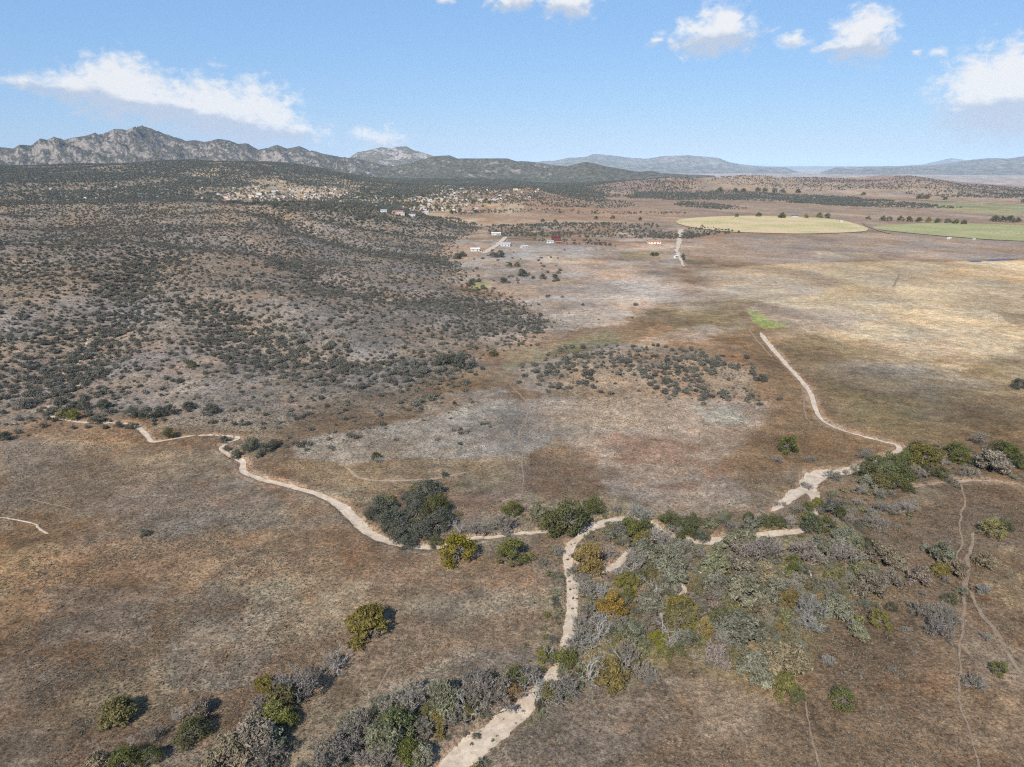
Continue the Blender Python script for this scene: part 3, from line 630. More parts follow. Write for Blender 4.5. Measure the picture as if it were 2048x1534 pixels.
def field(name, px, c1, c2, label, sc):
    a = np.array(px, float); P = smooth_path(np.vstack([flat(a[:, 0], a[:, 1]), flat(a[:1, 0], a[:1, 1])]), 6)[:-1]
    c = P.mean(0); rings = 14; V = []; n = len(P)
    for k in range(rings + 1): V.append(c + (P - c) * (k / rings if k else .001))
    V = np.vstack(V); Z = Hs(V[:, 0], V[:, 1]) + .8
    i, j = np.meshgrid(np.arange(rings), np.arange(n), indexing='ij'); i = i.ravel(); j = j.ravel(); j2 = (j + 1) % n
    F = np.column_stack([i * n + j, (i + 1) * n + j, (i + 1) * n + j2, i * n + j2])
    V = np.column_stack([V, Z]); a, b, d = V[F[n, 0]], V[F[n, 1]], V[F[n, 2]]
    if np.cross(b - a, d - a)[2] < 0: F = F[:, ::-1]
    m, nt = mat(name + '_crop'); co = objco(nt)
    wv = nt.new('ShaderNodeTexWave', wave_type='RINGS', rings_direction='Z'); nt.put(wv.inputs['Vector'], co); wv.inputs['Scale'].default_value = .045; wv.inputs['Distortion'].default_value = 1.5
    k = nt.noise(co, .012, 5, .6); col = nt.mix(nt.ramp(k, .42, .62), c1, c2)
    col = nt.mix(1.0, col, nt.ramp(wv.outputs[0], 0, 1, .9, 1.08, False), 'MULTIPLY'); col = nt.mix(1.0, col, nt.ramp(nt.noise(co, .15, 4, .6), .3, .7, .85, 1.15, False), 'MULTIPLY')
    finish(nt, principled(nt, col, .95, .05))
    o = link(name, mkmesh(name, V - np.array([c[0], c[1], 0]), F, [m], smooth=True), loc=(c[0], c[1], 0)); return tag(o, label, 'field', kind='structure')
field('crop_field', FIELD1, (.46, .345, .195), (.35, .305, .14), 'round tan irrigated field in the plain', 1)
field('crop_field', FIELD2, (.245, .240, .105), (.31, .275, .135), 'round green irrigated field at the right edge', 1)

m_, n_ = mat('pond_water'); finish(n_, principled(n_, (.018, .04, .075), .3, .15, n_.noise(objco(n_), 1.5, 3), .02, .3)); M['water'] = m_
def pond(px, label):
    a = np.array(px, float); P = smooth_path(np.vstack([flat(a[:, 0], a[:, 1]), flat(a[:1, 0], a[:1, 1])]), 5)[:-1]; c = P.mean(0)
    z = float(Hs(P[:, 0], P[:, 1]).max()) + .25; n = len(P)
    V = np.vstack([np.column_stack([P - c, np.zeros(n)]), np.column_stack([(P - c) * 1.02, np.full(n, -1.5)]), [[0, 0, 0]]])
    j = np.arange(n); j2 = (j + 1) % n
    T = np.column_stack([np.full(n, 2 * n), j, j2]); Q = np.column_stack([j, n + j, n + j2, j2])
    if np.cross(V[1] - V[0], -V[0])[2] < 0: T = T[:, ::-1]; Q = Q[:, ::-1]
    tag(link('water', mkmesh('water', V, [T, Q], [M['water']]), loc=(c[0], c[1], z)), label, 'pond', kind='structure')
pond([(1934, 522.2), (1950, 521.4), (1964, 522), (1960, 523.6), (1944, 523.8)], 'small blue pond on the plain at right')
pond([(1968, 520.4), (1990, 518.8), (2020, 518.0), (2036, 518.8), (2010, 520), (1985, 521.2)], 'long thin blue pond on the plain at right')

# ------------------------------------------------------------------ mountains
def mountain(name, label, crest, dist, front, back, material, amp, nscale, seed, base=-8.0, sharp=1.0, nu=420, nv=90, zfloor=None):
    c = np.array(crest, float); d = ray(c[:, 0], c[:, 1]); hz = np.hypot(d[:, 0], d[:, 1])
    a = np.arctan2(d[:, 0], d[:, 1]); zc = CAM_H + dist * d[:, 2] / hz
    A = np.linspace(a[0], a[-1], nu); Zc = np.interp(A, a, zc)
    T = np.concatenate([np.linspace(-1, 0, int(nv * .72), endpoint=False), np.linspace(0, 1, nv - int(nv * .72))])
    R = dist + np.where(T < 0, T * front, T * back)
    AA, RR = np.meshgrid(A, R, indexing='ij'); TT = np.broadcast_to(T, AA.shape)
    X = RR * np.sin(AA); Y = RR * np.cos(AA)
    prof = (1 - np.abs(TT)) ** sharp
    rg = ridged(X, Y, nscale, 6, seed); fb = fbm(X, Y, nscale * .22, 5, seed + 3, .62)
    near = np.clip(np.abs(TT) / .18, 0, 1)
    Z = base + (Zc[:, None] - base) * (prof * (1 + (rg - .62) * 1.55 * near * (1 - .35 * prof)))
    Z += (fb - .5) * amp * (.3 + .7 * near) * np.minimum(1, prof * 3)
    cap = CAM_H + RR * (Zc[:, None] - CAM_H) / dist                       # nothing in front or behind tops the crest line
    Z = np.minimum(Z, cap + amp * .17 * (fb - .5))
    edge = np.minimum(np.arange(nu), np.arange(nu)[::-1]) / 14.0
    Z = base + (Z - base) * np.clip(edge, 0, 1)[:, None]
    x0, y0 = dist * math.sin(A[nu // 2]), dist * math.cos(A[nu // 2])
    V = np.column_stack([X.ravel() - x0, Y.ravel() - y0, Z.ravel()])
    i, j = np.meshgrid(np.arange(nu - 1), np.arange(nv - 1), indexing='ij'); i = i.ravel(); j = j.ravel()
    F = np.column_stack([i * nv + j, (i + 1) * nv + j, (i + 1) * nv + j + 1, i * nv + j + 1])
    o = link(name, mkmesh(name, V, F, [material], smooth=True), loc=(x0, y0, 0))
    return tag(o, label, 'mountain', kind='structure')

mountain('granite_mountain', 'pale granite mountain range with a pointed summit at left', [(-330, 306), (-200, 285), (-90, 300), (0, 296), (27, 299), (39, 291), (62, 292), (80, 278), (96, 281), (109, 275), (128, 281), (137, 278), (178, 271), (191, 266), (205, 269), (229, 259), (253, 262), (284, 250),
    (297, 254), (321, 264), (349, 275), (372, 283), (393, 282), (410, 286), (437, 278), (458, 281), (478, 288), (492, 287), (516, 300), (533, 296), (554, 291), (574, 298), (598, 293), (615, 300), (649, 309), (683, 316), (711, 317), (735, 324), (790, 336), (860, 346)],
    5600, 1500, 1300, M['granite'], 125, 560, 5, -15, .8, 760, 130)
mountain('grey_butte', 'grey mountain with two low summits behind the wooded ridges', [(640, 332), (697, 317), (714, 305), (748, 298), (762, 294.5), (779, 296), (783, 298), (793, 294), (813, 291.5), (827, 300), (851, 307), (866, 312), (900, 320), (960, 334)],
    7600, 1500, 1400, M['butte'], 55, 700, 15, -15, .85, 300, 80)
mountain('wooded_ridge', 'dark wooded ridge running right from the grey mountain', [(700, 345), (760, 336), (820, 326), (866, 312.5), (878, 311.5), (899, 310.5), (916, 317), (953, 317), (988, 317), (1015, 317), (1032, 322), (1049, 322), (1073, 325), (1097, 328.5), (1138, 333), (1180, 338), (1230, 345)],
    5200, 1300, 1200, M['wooded'], 34, 480, 25, -15, .9, 380, 80)
mountain('wooded_ridge', 'small rounded dark hill in front of the far blue range', [(1080, 346), (1120, 337), (1152, 328), (1172, 323.5), (1186, 326.5), (1213, 333), (1240, 337), (1261, 341), (1281, 344), (1302, 341), (1322, 346), (1380, 349.5), (1450, 352)],
    4700, 1100, 900, M['wooded'], 18, 400, 35, -15, 1.0, 260, 60)
mountain('far_range', 'hazy blue flat-topped range on the horizon', [(1040, 331), (1083, 322.5), (1107, 322), (1141, 315), (1172, 314), (1186, 308), (1213, 309.5), (1234, 311.5), (1254, 315), (1295, 317.5), (1322, 313), (1357, 311.5), (1375, 310.5), (1416, 314), (1437, 316.5), (1461, 325), (1491, 331), (1530, 334), (1600, 336)],
    17000, 5200, 2600, M['far'], 130, 2100, 45, -5, 1.15, 300, 80)
mountain('far_range', 'hazy blue mountain rising at the right edge', [(1640, 336), (1758, 333), (1843, 332), (1874, 329), (1929, 322), (1949, 318), (1984, 316), (2014, 317), (2048, 313), (2120, 305), (2240, 300), (2400, 312), (2500, 330)],
    16000, 5000, 2600, M['far'], 130, 2100, 55, -5, 1.1, 300, 80)
mountain('far_range', 'faint pale peak behind the hazy right mountain', [(1770, 334), (1843, 329), (1874, 322), (1902, 316), (1929, 320), (1990, 326), (2060, 332)], 30000, 4000, 3000, M['far'], 160, 3000, 65, -5, 1.0, 120, 40)
mountain('far_range', 'faint low line of hills along the middle horizon', [(1440, 334), (1470, 327), (1510, 331), (1560, 333), (1640, 332), (1760, 333), (1860, 334)], 36000, 4000, 3000, M['far'], 80, 3000, 75, -5, 1.0, 160, 30)

# ------------------------------------------------------------------ plants: a few built forms, one unit wide, standing on z = 0
def quads(rng, C, size, up=None, el=1.0):
    n = len(C); a = rng.normal(size=(n, 3))
    if up is not None: a = a * .75 + up
    a /= np.linalg.norm(a, axis=1)[:, None] + 1e-9
    b = np.cross(a, rng.normal(size=(n, 3))); b /= np.linalg.norm(b, axis=1)[:, None] + 1e-9; c = np.cross(a, b)
    s = (size * rng.uniform(.6, 1.4, n))[:, None]
    V = np.stack([C - b * s * el, C - c * s * .6, C + b * s * el, C + c * s * .6], 1).reshape(-1, 3)
    return V, np.arange(4 * n).reshape(n, 4)

def tubes(segs, sides=5):
    V = []; F = []; k = 0; ang = np.arange(sides) / sides * 2 * math.pi
    for p0, p1, r0, r1 in segs:
        p0 = np.asarray(p0, float); p1 = np.asarray(p1, float); d = p1 - p0; d = d / (np.linalg.norm(d) + 1e-9)
        u = np.cross(d, (0, 0, 1) if abs(d[2]) < .9 else (1, 0, 0)); u /= np.linalg.norm(u); v = np.cross(d, u)
        o = np.cos(ang)[:, None] * u + np.sin(ang)[:, None] * v
        V += [p0 + o * r0, p1 + o * r1]
        j = np.arange(sides); j2 = (j + 1) % sides
        F.append(np.column_stack([k + j, k + j2, k + sides + j2, k + sides + j])); k += 2 * sides
    return np.vstack(V), np.vstack(F)

def branch(rng, p, d, L, r, lev, segs, tips, spread=.7, up=.15, gnarl=.25):
    p = np.asarray(p, float); n = 3 if lev else 2
    for k in range(n):
        d = d + rng.normal(size=3) * gnarl; d[2] += up * .4; d = d / np.linalg.norm(d)
        q = p + d * L / n; r1 = r * (.82 if lev else .6); segs.append((p, q, r, r1)); p, r = q, r1
        if lev and k:
            for _ in range(rng.integers(1, 3)):
                e = d + rng.normal(size=3) * spread; e[2] += up; e /= np.linalg.norm(e)
                branch(rng, p, e, L * rng.uniform(.5, .75), r * .62, lev - 1, segs, tips, spread, up, gnarl)
    tips.append(p)

def leafy(seed, h=.75, nlobe=15, per=190, loose=False):
    rng = np.random.default_rng(seed); segs = []; C = []; N = []; val = []
    lobes = []; ecc = rng.uniform(.78, 1.0); off = rng.uniform(-.06, .06, 2)
    for k in range(nlobe):
        a = k * 2.4 + rng.uniform(-.7, .7); rr = .38 * math.sqrt((k + .5) / nlobe) * rng.uniform(.7, 1.22)
        zz = h * (.82 - .50 * (rr / .38) ** 2) * rng.uniform(.72, 1.12)
        lobes.append((rr * math.cos(a) + off[0], rr * math.sin(a) * ecc + off[1], max(zz, .1), rng.uniform(.075, .165)))
    for k in range(nlobe):
        a = rng.uniform(0, 6.28); rr = rng.uniform(.18, .42); lobes.append((rr * math.cos(a), rr * math.sin(a) * ecc, h * rng.uniform(.10, .55), rng.uniform(.05, .115)))
    tr = [np.array([rng.uniform(-.05, .05), rng.uniform(-.05, .05), h * .3])]
    segs.append(((0, 0, -.05), tr[0], .032, .024))
    for lx, ly, lz, lr in lobes:
        c = np.array([lx, ly, lz]); mid = tr[0] + (c - tr[0]) * .5 + rng.normal(size=3) * .03; mid[2] = max(mid[2], .05)
        segs.append((tr[0], mid, .016, .010)); segs.append((mid, c, .010, .004))
        n = int(per * (lr / .15) ** 2); d = rng.normal(size=(n, 3)); d /= np.linalg.norm(d, axis=1)[:, None]
        rad = lr * (rng.uniform(.35 if loose else .62, 1.12, n))
        bumpy = 1 + .28 * np.sin(d[:, 0] * 7 + lx * 40) * np.sin(d[:, 1] * 8 + ly * 30)
        pts = c + d * (rad * bumpy)[:, None] * (1, 1, .85); ok = pts[:, 2] > .015
        if loose: ok &= rng.random(n) < .8
        C.append(pts[ok]); N.append((d * 1.0 + (0, 0, .35))[ok]); t0 = rng.normal(0, .16); val.append(np.clip(.5 + t0 + rng.normal(0, .22, ok.sum()), 0, 1))
    C = np.vstack(C); N = np.vstack(N); val = np.concatenate(val)
    V, F = quads(rng, C, .020 if not loose else .0215, N, 1.15 if not loose else 1.6)
    tv, tf = tubes(segs, 5)
    return (tv, tf), (V, F, val)

def twiggy(seed, h=.72, stems=11):
    rng = np.random.default_rng(seed); S = []; tips = []
    for k in range(stems):
        a = k * 2.4 + rng.uniform(-.4, .4); t = math.sqrt((k + .5) / stems)
        d = np.array([math.cos(a) * t * .95, math.sin(a) * t * .95, 1.05 - .55 * t]); d /= np.linalg.norm(d)
        branch(rng, (math.cos(a) * .05 * t, math.sin(a) * .05 * t, -.02), d, h * rng.uniform(.42, .56), .010, 3, S, tips, .55, .16, .16)
    S = [s for s in S if s[1][2] > .0]
    S.sort(key=lambda s: -s[2]); thick = S[:150]
    A = np.array([s[0] for s in S]); B = np.array([s[1] for s in S])
    # fine twigs off every joint
    j = np.repeat(B, 3, 0); d = np.repeat(B - A, 3, 0); d /= np.linalg.norm(d, axis=1)[:, None] + 1e-9
    e = d + rng.normal(size=j.shape) * .65 + (0, 0, .15); e /= np.linalg.norm(e, axis=1)[:, None]
    A2 = np.vstack([A, j]); B2 = np.vstack([B, j + e * rng.uniform(.03, .085, len(j))[:, None]])
    keep = rng.random(len(A2)) < min(1, 6500 / len(A2)); A2 = A2[keep]; B2 = B2[keep]
    t = B2 - A2; sd = np.cross(t, rng.normal(size=t.shape)); sd /= np.linalg.norm(sd, axis=1)[:, None] + 1e-9
    wd = rng.uniform(.0045, .0095, len(t))[:, None]
    V = np.stack([A2 - sd * wd, A2 + sd * wd, B2 + sd * wd * .5, B2 - sd * wd * .5], 1).reshape(-1, 3); F = np.arange(len(V)).reshape(-1, 4)
    val = np.clip(.45 + rng.normal(0, .25, len(F)), 0, 1)
    return tubes(thick, 4), (V, F, val)

def bare(seed, h=.95):
    rng = np.random.default_rng(seed); S = []; tips = []
    lean = np.array([rng.uniform(-.25, .25), rng.uniform(-.25, .25), 1]); lean /= np.linalg.norm(lean)
    top = lean * h * .22; T = [((0, 0, -.05), top, .022, .018)]
    for k in range(5):
        a = k * 1.26 + rng.uniform(-.4, .4); d = np.array([math.cos(a) * .8, math.sin(a) * .8, rng.uniform(.45, 1.2)]); d /= np.linalg.norm(d)
        branch(rng, top, d, h * rng.uniform(.42, .6), .0135, 2, S, tips, .7, .12, .3)
    S.sort(key=lambda s: -s[2])
    A = np.array([s[1] for s in S]); d = np.array([np.asarray(s[1]) - s[0] for s in S]); j = np.repeat(A, 4, 0); d = np.repeat(d, 4, 0); d /= np.linalg.norm(d, axis=1)[:, None] + 1e-9
    e = d + rng.normal(size=j.shape) * .7; e /= np.linalg.norm(e, axis=1)[:, None]; B = j + e * rng.uniform(.04, .11, len(j))[:, None]
    t = B - j; sd = np.cross(t, rng.normal(size=t.shape)); sd /= np.linalg.norm(sd, axis=1)[:, None] + 1e-9; wd = .0036
    V = np.stack([j - sd * wd, j + sd * wd, B + sd * wd * .4, B - sd * wd * .4], 1).reshape(-1, 3); F = np.arange(len(V)).reshape(-1, 4)
    bv, bf = tubes(S[:170], 4)
    return tubes(T, 6), (np.vstack([bv, V]), np.vstack([bf, F + len(bv)]), np.clip(.6 + rng.normal(0, .2, len(bf) + len(F)), 0, 1))

def bush(seed, h=.55, n=430):
    rng = np.random.default_rng(seed); C = []; N = []; val = []
    for k in range(7):
        a = rng.uniform(0, 6.28); rr = .28 * math.sqrt(rng.random()) if k else 0; c = np.array([rr * math.cos(a), rr * math.sin(a), h * rng.uniform(.35, .6)]); lr = rng.uniform(.17, .27)
        d = rng.normal(size=(n // 7, 3)); d /= np.linalg.norm(d, axis=1)[:, None]
        p = c + d * (lr * rng.uniform(.6, 1.1, len(d)))[:, None] * (1, 1, .95); ok = p[:, 2] > -.04
        C.append(p[ok]); N.append((d + (0, 0, .3))[ok]); val.append(np.clip(.5 + rng.normal(0, .15) + rng.normal(0, .2, ok.sum()), 0, 1))
    C = np.vstack(C); V, F = quads(rng, C, .050, np.vstack(N), 1.0)
    return V, F, np.concatenate(val)

def tuft(seed, blades=26, h=.8):
    rng = np.random.default_rng(seed); a = rng.uniform(0, 6.28, blades); t = rng.uniform(.1, 1, blades)
    tip = np.column_stack([np.cos(a) * .5 * t, np.sin(a) * .5 * t, h * rng.uniform(.5, 1, blades) * (1.1 - .5 * t)])
    b0 = np.column_stack([np.cos(a) * .22 * t, np.sin(a) * .22 * t, np.full(blades, -.03)]); s = np.column_stack([-np.sin(a), np.cos(a), a * 0]) * .075
    V = np.stack([b0 - s, b0 + s, tip], 1).reshape(-1, 3); return V, np.arange(len(V)).reshape(-1, 3), rng.random(blades)

FORMS = {}
for sname, fn, seeds in (('leafy', lambda s: leafy(s), range(1, 7)), ('loose', lambda s: leafy(s, .74, 18, 300, True), range(21, 27)), ('twig', twiggy, range(41, 47)), ('bare', bare, range(61, 66))):
    FORMS[sname] = []
    for s in seeds:
        (tv, tf), (cv, cf, val) = fn(s)
        w_ = max(np.ptp(cv[:, 0]), np.ptp(cv[:, 1])) * .93; ht = cv[:, 2].max() / w_
        t = mkmesh(sname + '_trunk', tv / w_, tf, [M['bone'] if sname in ('bare',) else M['bark']], smooth=True)
        c = mkmesh(sname + '_crown', cv / w_, cf, [M['leafD']], fattr=val)
        FORMS[sname].append((t, c, ht))
BUSH = [mkmesh('shrub_form', *(lambda b: (b[0], b[1], [M['shrub']], b[2]))(bush(s, .5 + .04 * (s % 4)))) for s in range(80, 87)]

# trees along the washes: photo x, y (middle of the crown), width, kind
TREES = """
236 1428 62 M|407 1416 42 T|390 1464 60 D|308 1474 38 W|359 1433 34 B|263 1484 22 B|185 1487 16 B|203 1495 14 B|308 1515 42 D|246 1524 60 L|191 1530 48 T
535 1375 32 M|565 1378 34 W|568 1404 44 M|604 1383 62 W|553 1437 44 Y|572 1449 34 L|521 1408 26 W|516 1447 44 T|502 1496 66 T|459 1511 62 T|537 1486 52 G|529 1519 52 W
733 1244 84 M .7|750 1250 52 T .8|675 1323 62 B|668 1326 46 W|1094 1231 13 Y|711 1467 56 W|693 1497 54 W|654 1523 56 W
809 1411 54 W|832 1399 36 W|824 1423 40 B|854 1427 26 M|885 1399 54 G|889 1425 44 G|875 1446 34 M|951 1374 48 W|947 1402 44 W|992 1395 54 W|934 1422 46 B|934 1428 24 M|902 1442 44 W|1026 1356 34 L|1033 1388 26 O
1061 1362 44 W|1070 1392 46 B|1098 1390 32 Y|1124 1386 50 W|1131 1325 44 L|1098 1300 40 B|1084 1312 26 Y|1090 1296 18 M|799 1462 62 L|819 1506 44 L|778 1486 60 G|848 1466 46 W|770 1522 56 W|844 1512 36 G|740 1520 40 W
1141 1044 86 L|1104 1048 52 L|1076 1027 38 G|1186 1013 46 D|1027 1020 42 L|1234 1020 26 W|1005 1053 58 W|975 1058 36 W|919 1059 36 B|953 1060 28 W
859 982 52 K|820 993 28 K|765 1013 50 K|745 1030 34 K|793 1030 42 K|779 1044 52 K|830 1003 42 K|834 1023 46 K|871 1017 54 D|885 1041 52 K|806 1058 52 K|844 1061 52 K|871 1047 46 K|800 1073 42 K|817 1088 40 K|782 996 17 Y
919 1102 70 Y|873 1085 30 L|1022 1107 66 L|1116 1105 24 W|1179 1123 54 O|1157 1095 10 L|1182 1091 22 W|1214 1080 15 W|1220 1108 24 W|1206 1114 20 W|1149 1145 30 W|1165 1164 28 W|1171 1183 42 W|1184 1180 28 W|1206 1191 34 B|1228 1197 20 O|1222 1219 52 O
1278 1030 50 S|1231 1063 32 G|1242 1069 38 G|1262 1062 46 L|1290 1056 32 D|1293 1078 28 M|1278 1090 28 M|1320 1083 42 V|1251 1085 22 G|1286 1108 42 G|1270 1124 42 W|1262 1138 34 B|1236 1150 28 B|1254 1163 34 M|1273 1163 26 W|1286 1156 28 L
1331 1119 52 G|1337 1136 56 G|1340 1152 46 G|1307 1155 28 M|1315 1186 44 B|1271 1189 22 O|1259 1192 26 L|1292 1194 36 T|1293 1208 40 G|1373 1119 22 W|1400 1110 26 W|1376 1092 20 W|1348 1099 32 G|1368 1138 28 W|1356 1181 19 W|1372 1202 26 W|1362 1222 48 M
1367 1036 26 W|1384 1041 34 D|1340 1042 42 D|1356 1048 36 D|1379 1056 34 D|1354 1064 26 W|1361 1077 18 D|1401 1075 28 K|1401 1219 30 G|1418 1048 28 G|1437 1041 18 W|1456 1036 18 L|1463 1056 24 W|1498 1053 30 G|1515 1040 24 B|1498 1038 28 D|1526 1042 30 D|1545 1044 32 D|1559 1044 26 D|1579 1045 30 V
1592 1020 30 W|1614 1016 24 D|1634 1008 26 M|1612 1040 34 M|1617 1053 40 D|1647 1053 32 D|1662 1017 42 K|1681 1027 30 D|1698 1039 22 W|1698 1025 20 W|1672 1048 24 W|1553 1008 13 W|1568 1009 15 W
1473 1088 52 G|1493 1081 34 G|1487 1106 48 V|1532 1106 52 V|1515 1097 34 G|1612 1110 46 V|1636 1092 34 G|1692 1074 36 G|1681 1113 48 V|1665 1106 28 G|1686 1149 22 B|1434 1130 46 G|1490 1149 58 T|1523 1149 40 T|1587 1125 24 L|1586 1141 24 L|1656 1177 32 W|1668 1153 28 M|1593 1158 24 W
1431 1169 40 G|1459 1178 38 G|1418 1211 42 T|1437 1188 26 W|1482 1194 60 G|1553 1185 44 G|1581 1174 26 W|1578 1200 32 M|1637 1199 18 O|1622 1222 50 S|1669 1214 48 G|1523 1224 38 T|1606 1199 30 W
1751 928 42 L|1776 921 42 L|1805 919 38 L|1739 946 46 D|1771 946 48 L|1797 945 46 L|1812 952 36 L|1756 962 42 M|1734 966 32 G|1790 967 42 L|1819 979 22 D|1719 982 28 W|1758 987 26 W|1783 987 20 W|1829 900 36 M|1843 914 50 M|1860 916 36 M|1875 911 22 M|1885 924 24 B
1911 904 40 L|1924 919 38 L|1834 946 34 W|1853 945 28 D|1880 948 32 D|1890 953 24 W|1922 948 16 W|1938 946 30 W|1979 897 18 W|1999 899 38 D|2019 907 38 L|1985 928 58 T|2016 929 22 W|2036 926 38 L|2044 953 14 W|1727 912 26 W|1720 931 14 W|1707 938 16 W
1715 1006 24 W|1739 1026 28 W|1759 1016 32 W|1748 1047 40 W|1729 1043 26 W|1765 1048 26 W|1782 1020 30 W|1812 1016 34 W|1705 1023 18 W|1702 1040 16 W|1690 945 16 W|1672 955 28 W|1660 950 24 W|1606 970 16 W|1617 975 17 W|1555 920 22 W|1622 919 18 W|1733 905 22 W
1979 1058 44 Y|2004 1055 34 D|1992 1040 18 B|1966 1062 18 W|1737 1089 34 D|1708 1084 30 G|1707 1114 34 W|1768 1114 58 T|1790 1124 44 T|1850 1097 20 G|1884 1109 50 G|1911 1138 44 T|1880 1141 34 M|1890 1160 20 W|1836 1153 48 T|1734 1172 60 T|1776 1158 48 T|1844 1186 16 W|1972 1123 40 T
1923 1182 22 G|1900 1199 28 D|1963 1180 34 S|1783 1216 24 D|1753 1240 38 M|1778 1240 16 G|1812 1260 15 S|1836 1221 42 W|1870 1228 44 W|1890 1226 42 W|1878 1257 56 W|1900 1240 34 W|1717 1269 30 G|1713 1260 24 B|1826 1304 13 S|1972 1274 22 W|1996 1337 34 L|1950 1365 46 W|1953 1368 36 B|1685 1398 40 L|1654 1322 22 S|1780 1340 16 W
1176 1227 34 W|1165 1249 34 W|1162 1280 40 W|1143 1291 26 W|1184 1255 34 W|1199 1267 54 B|1181 1292 36 B|1264 1266 40 G|1239 1253 34 W|1184 1313 18 O|1179 1350 62 B|1221 1353 54 M|1253 1340 46 B|1256 1310 44 W|1286 1350 40 W|1298 1363 24 W|1300 1244 36 T|1325 1255 36 B|1362 1240 52 M|1343 1288 40 B
1315 1281 26 Y|1331 1310 28 Y|1354 1300 22 L|1372 1278 36 G|1387 1260 30 M|1426 1319 54 V|1442 1281 36 W|1406 1266 34 O|1402 1266 32 B|1445 1239 38 L|1482 1264 66 G|1535 1244 28 W|1559 1261 19 O|1617 1250 42 S|1509 1341 58 G|1575 1324 70 T|1542 1361 22 S|1565 1370 40 M|1593 1392 30 L|1340 1228 30 M|1376 1240 32 M
1575 893 44 L|290 1067 20 K|340 868 26 D|506 890 36 K|475 909 26 K|454 897 18 K|533 899 28 K|547 890 26 K|519 911 13 K|448 880 20 K|147 833 24 Y|125 828 24 M|147 813 24 K|171 814 26 K|195 840 30 K|208 811 28 K|294 830 34 K|267 825 32 K|318 826 30 K|342 821 28 K
379 814 28 K|424 821 30 K|44 811 32 W|239 850 18 K|263 852 20 K|147 855 11 K|386 731 17 D|885 722 38 K|926 725 42 K|905 718 34 K|988 707 20 D|12 874 26 K|753 913 20 D|755 921 16 S|1522 758 22 K|2038 770 30 K|1958 880 34 W|953 1472 13 K|1080 1411 18 D|890 950 16 K
""".replace('\n', '|')
rows = [r.split() for r in TREES.split('|') if r.strip()]
ORD = ['', 'leftmost', 'second from left', 'third from left', 'fourth from left', 'fifth from left', 'sixth from left', 'seventh from left', 'eighth from left', 'ninth from left', 'tenth from left']
def ordinal(k, n):
    if n == 1: return ''
    if k == n - 1: return 'rightmost'
    if k < 10: return ORD[k + 1]
    j = n - 1 - k
    if j < 10: return ORD[j + 1].replace('left', 'right')
    return ('%dth' % (k + 1) if (k + 1) % 10 not in (1, 2, 3) or (k + 1) in (11, 12, 13) else {1: '%dst', 2: '%dnd', 3: '%drd'}[(k + 1) % 10] % (k + 1)) + ' from left'
def place(x, y):
    if y > 1340 and x < 430: return 'on the grass at lower left'
    if y > 1340 and x < 640: return 'in the clump left of the footpath'
    if y > 1340 and x < 870: return 'on the wash bank at the bottom'
    if y > 1290 and x < 1150: return 'beside the lower wash'
    if x > 725 and x < 905 and 960 < y < 1095: return 'in the oak clump by the west wash'
    if x < 620 and y < 930: return 'along the wash below the left hills'
    if x < 1130 and y < 960: return 'in the middle grassland'
    if x < 1250 and 960 < y < 1120: return 'near the wash fork'
    if x < 1130: return 'on the open grass'
    if y < 900 and x > 1500: return 'alone on the brown plain at right'
    if x > 1700 and 890 < y < 995: return 'in the grove at the upper right wash'
    if x > 1700 and y < 1060: return 'below the upper right grove'
    if x > 1700 and y < 1200: return 'in the right-hand grassland'
    if x > 1640 and y >= 1200: return 'at lower right'
    if y < 1065: return 'on the far bank of the wash'
    if x < 1250 and y < 1300: return 'along the right side of the wash'
    if y < 1130: return 'in the upper thicket'
    if y < 1215: return 'in the middle of the thicket'
    return 'in the lower thicket'
bins = {}
info = []
for r in rows:
    x, y, wpx, kd = float(r[0]), float(r[1]), float(r[2]), r[3]
    info.append((x, y, wpx, kd)); bins.setdefault((kd, place(x, y)), []).append(x)
seen = {}
rnd = random.Random(3)
pxs = np.array([(i[0], i[1]) for i in info])
HF = [float(r[4]) if len(r) > 4 else 1.0 for r in rows]
hts = np.array([i[2] * KIND[i[3]][3] * h_ for i, h_ in zip(info, HF)])
foot = at(pxs[:, 0], pxs[:, 1] + hts * .33)
